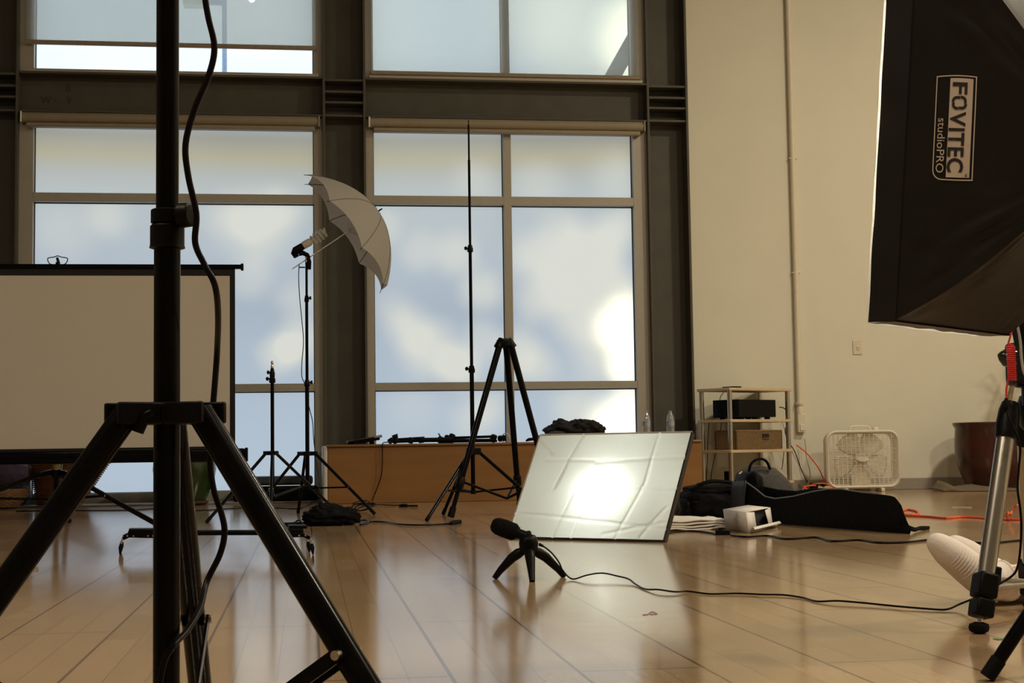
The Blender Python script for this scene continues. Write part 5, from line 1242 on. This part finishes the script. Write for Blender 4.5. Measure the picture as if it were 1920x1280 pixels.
for s in (-1, 1):
    addn(V((2.575, 3.5 + s * .088, .755)), .016, hd)                    # ear
    sh = addn(V((2.585, 3.5 + s * .165, .555)), .055, t2); el_ = addn(V((2.74, 3.5 + s * .235, .31)), .040, sh); wr_ = addn(V((2.83, 3.5 + s * .25, .065)), .027, el_)
    pm = addn(V((2.875, 3.5 + s * .252, .024)), (.030, .017), wr_)      # palm flat on the floor, fingers pointing back
    for q, (fy, L1, L2) in enumerate(((-.030, .040, .030), (-.010, .046, .034), (.011, .043, .032), (.030, .034, .025))):
        k1 = addn(V((2.905, 3.5 + s * .252 + fy, .026)), .0095, pm); k2 = addn(V((2.905 + L1, 3.5 + s * .252 + fy * 1.35, .020)), .0085, k1); addn(V((2.905 + L1 + L2, 3.5 + s * .252 + fy * 1.5, .009)), .0075, k2)
    th1 = addn(V((2.875, 3.5 + s * .252 - s * .045, .018)), .0105, pm); addn(V((2.905, 3.5 + s * .252 - s * .072, .011)), .0085, th1)
skin('body', nodes, edges, M_SKIN, per)
M_SHIRT = mat('grey_shirt', (.3, .3, .32), .9)
soft((2.45, 3.5, .128), (.31, .40, .25), None, 2.6, .006, 5, 12, 51).build('shorts', M_DARKC, per, smooth=2)
for hy in (3.42, 3.60): MB().tube(curve([V((2.46, hy, .13)), V((2.34, hy, .14)), V((2.22, hy - .005, .155)), V((2.10, hy - .01, .168))], 4), [.105 - .016 * i / 12 for i in range(13)], 20).build('shorts_leg', M_DARKC, per, smooth=2)
MB().tube(curve([V((2.45, 3.5, .15)), V((2.48, 3.5, .25)), V((2.525, 3.5, .40)), V((2.57, 3.5, .52)), V((2.585, 3.5, .59)), V((2.588, 3.5, .635))], 4), [.150, .153, .155, .156, .156, .155, .154, .154, .154, .155, .155, .155, .154, .150, .145, .138, .125, .105, .085, .070, .063], 28, sx=1.22, up=(1, 0, 0)).build('shirt', M_SHIRT, per, smooth=2)
for s in (-1, 1): MB().tube([V((2.585, 3.5 + s * .10, .565)), V((2.588, 3.5 + s * .165, .552)), V((2.63, 3.5 + s * .188, .49)), V((2.69, 3.5 + s * .212, .39))], [.088, .086, .070, .060], 18).build('sleeve', M_SHIRT, per, smooth=2)
M_HAIR = mat('dark_brown_hair', (.035, .022, .015), .7, var=.3, scale=60, bump=.4, stretch=(1, 1, .2))
MB().grid(lambda u, v: V((2.580, 3.5, .80)) + V((.104 * sin(v * 1.75) * cos(u * 2 * pi), .106 * sin(v * 1.75) * sin(u * 2 * pi), .115 * cos(v * 1.75))) + V((.012 * v, 0, 0)) + (V((0, 0, .055 * v)) * max(0, -cos(u * 2 * pi))), 28, 12).build('hair', M_HAIR, per, smooth=2)
for s in (-1, 1): MB().lathe((2.464, 3.5 + s * .034, .795), [(.001, -.006), (.008, -.004), (.010, 0), (.008, .004), (.001, .006)], 12, Matrix.Rotation(pi / 2, 3, 'Y')).build('eye', M_INK, per)
MB().tube([V((2.480, 3.475, .722)), V((2.470, 3.5, .720)), V((2.480, 3.525, .722))], [.003, .006, .003], 8).build('mouth', mat('lip', (.35, .12, .10), .5), per)
def sock(dy, ox, oz):
    px = FY / FPX
    cl_ = [(1743, 1008, 5), (1747, 1011, 15), (1757, 1018, 22), (1775, 1032, 29), (1798, 1050, 32), (1822, 1069, 34), (1845, 1084, 37), (1866, 1090, 38), (1884, 1084, 34), (1890, 1082, 33)]
    pts = [Fp(x, y, dy, ox, oz) for x, y, _ in cl_]; P2 = curve(pts, 5); rs = []
    for i in range(len(P2)):
        k = i / 5; j = min(int(k), len(cl_) - 2); rs.append((cl_[j][2] + (cl_[j + 1][2] - cl_[j][2]) * (k - j)) * px)
    sk = MB().tube(P2, rs, 24, sx=1.2, up=(0, 0, 1)).build('sock', M_SOCK, per, smooth=2)
    hp = Fp(1874, 1101, dy, ox, oz)
    soft(hp, (.10, .085, .062), Matrix.Rotation(.3, 3, 'Y'), 2.2, .0, 5, 8, 0, False).build('heel', M_SOCK, sk, smooth=2)
    # knit ribs across the arch
    for k in range(7):
        i = 17 + k; d = (P2[i + 1] - P2[i - 1]).normalized(); a_ = V((0, 0, 1)); a_ = (a_ - d * a_.dot(d)).normalized(); b_ = d.cross(a_)
        rr_ = [P2[i] + a_ * rs[i] * 1.0 * cos(th) + b_ * rs[i] * 1.202 * sin(th) for th in [2 * pi * q / 24 for q in range(25)]]
        fr_ = [p for p in rr_ if p.y < P2[i].y - .024]
        if len(fr_) > 2: MB().tube(fr_, .0011, 6).build('knit_rib', M_SOCK, sk)
    i = len(P2) - 1; d = (P2[i] - P2[i - 2]).normalized(); a_ = V((0, 0, 1)); a_ = (a_ - d * a_.dot(d)).normalized(); b_ = d.cross(a_)
    MB().tube([P2[i] + a_ * rs[i] * cos(th) + b_ * rs[i] * 1.2 * sin(th) for th in [2 * pi * q / 28 for q in range(29)]], .003, 8, cap=False).build('cuff', M_SOCK, sk)
sock(0, 0, 0); sock(.085, .046, -.006)

for o in bpy.data.objects:
    if '_o' in o: del o['_o']
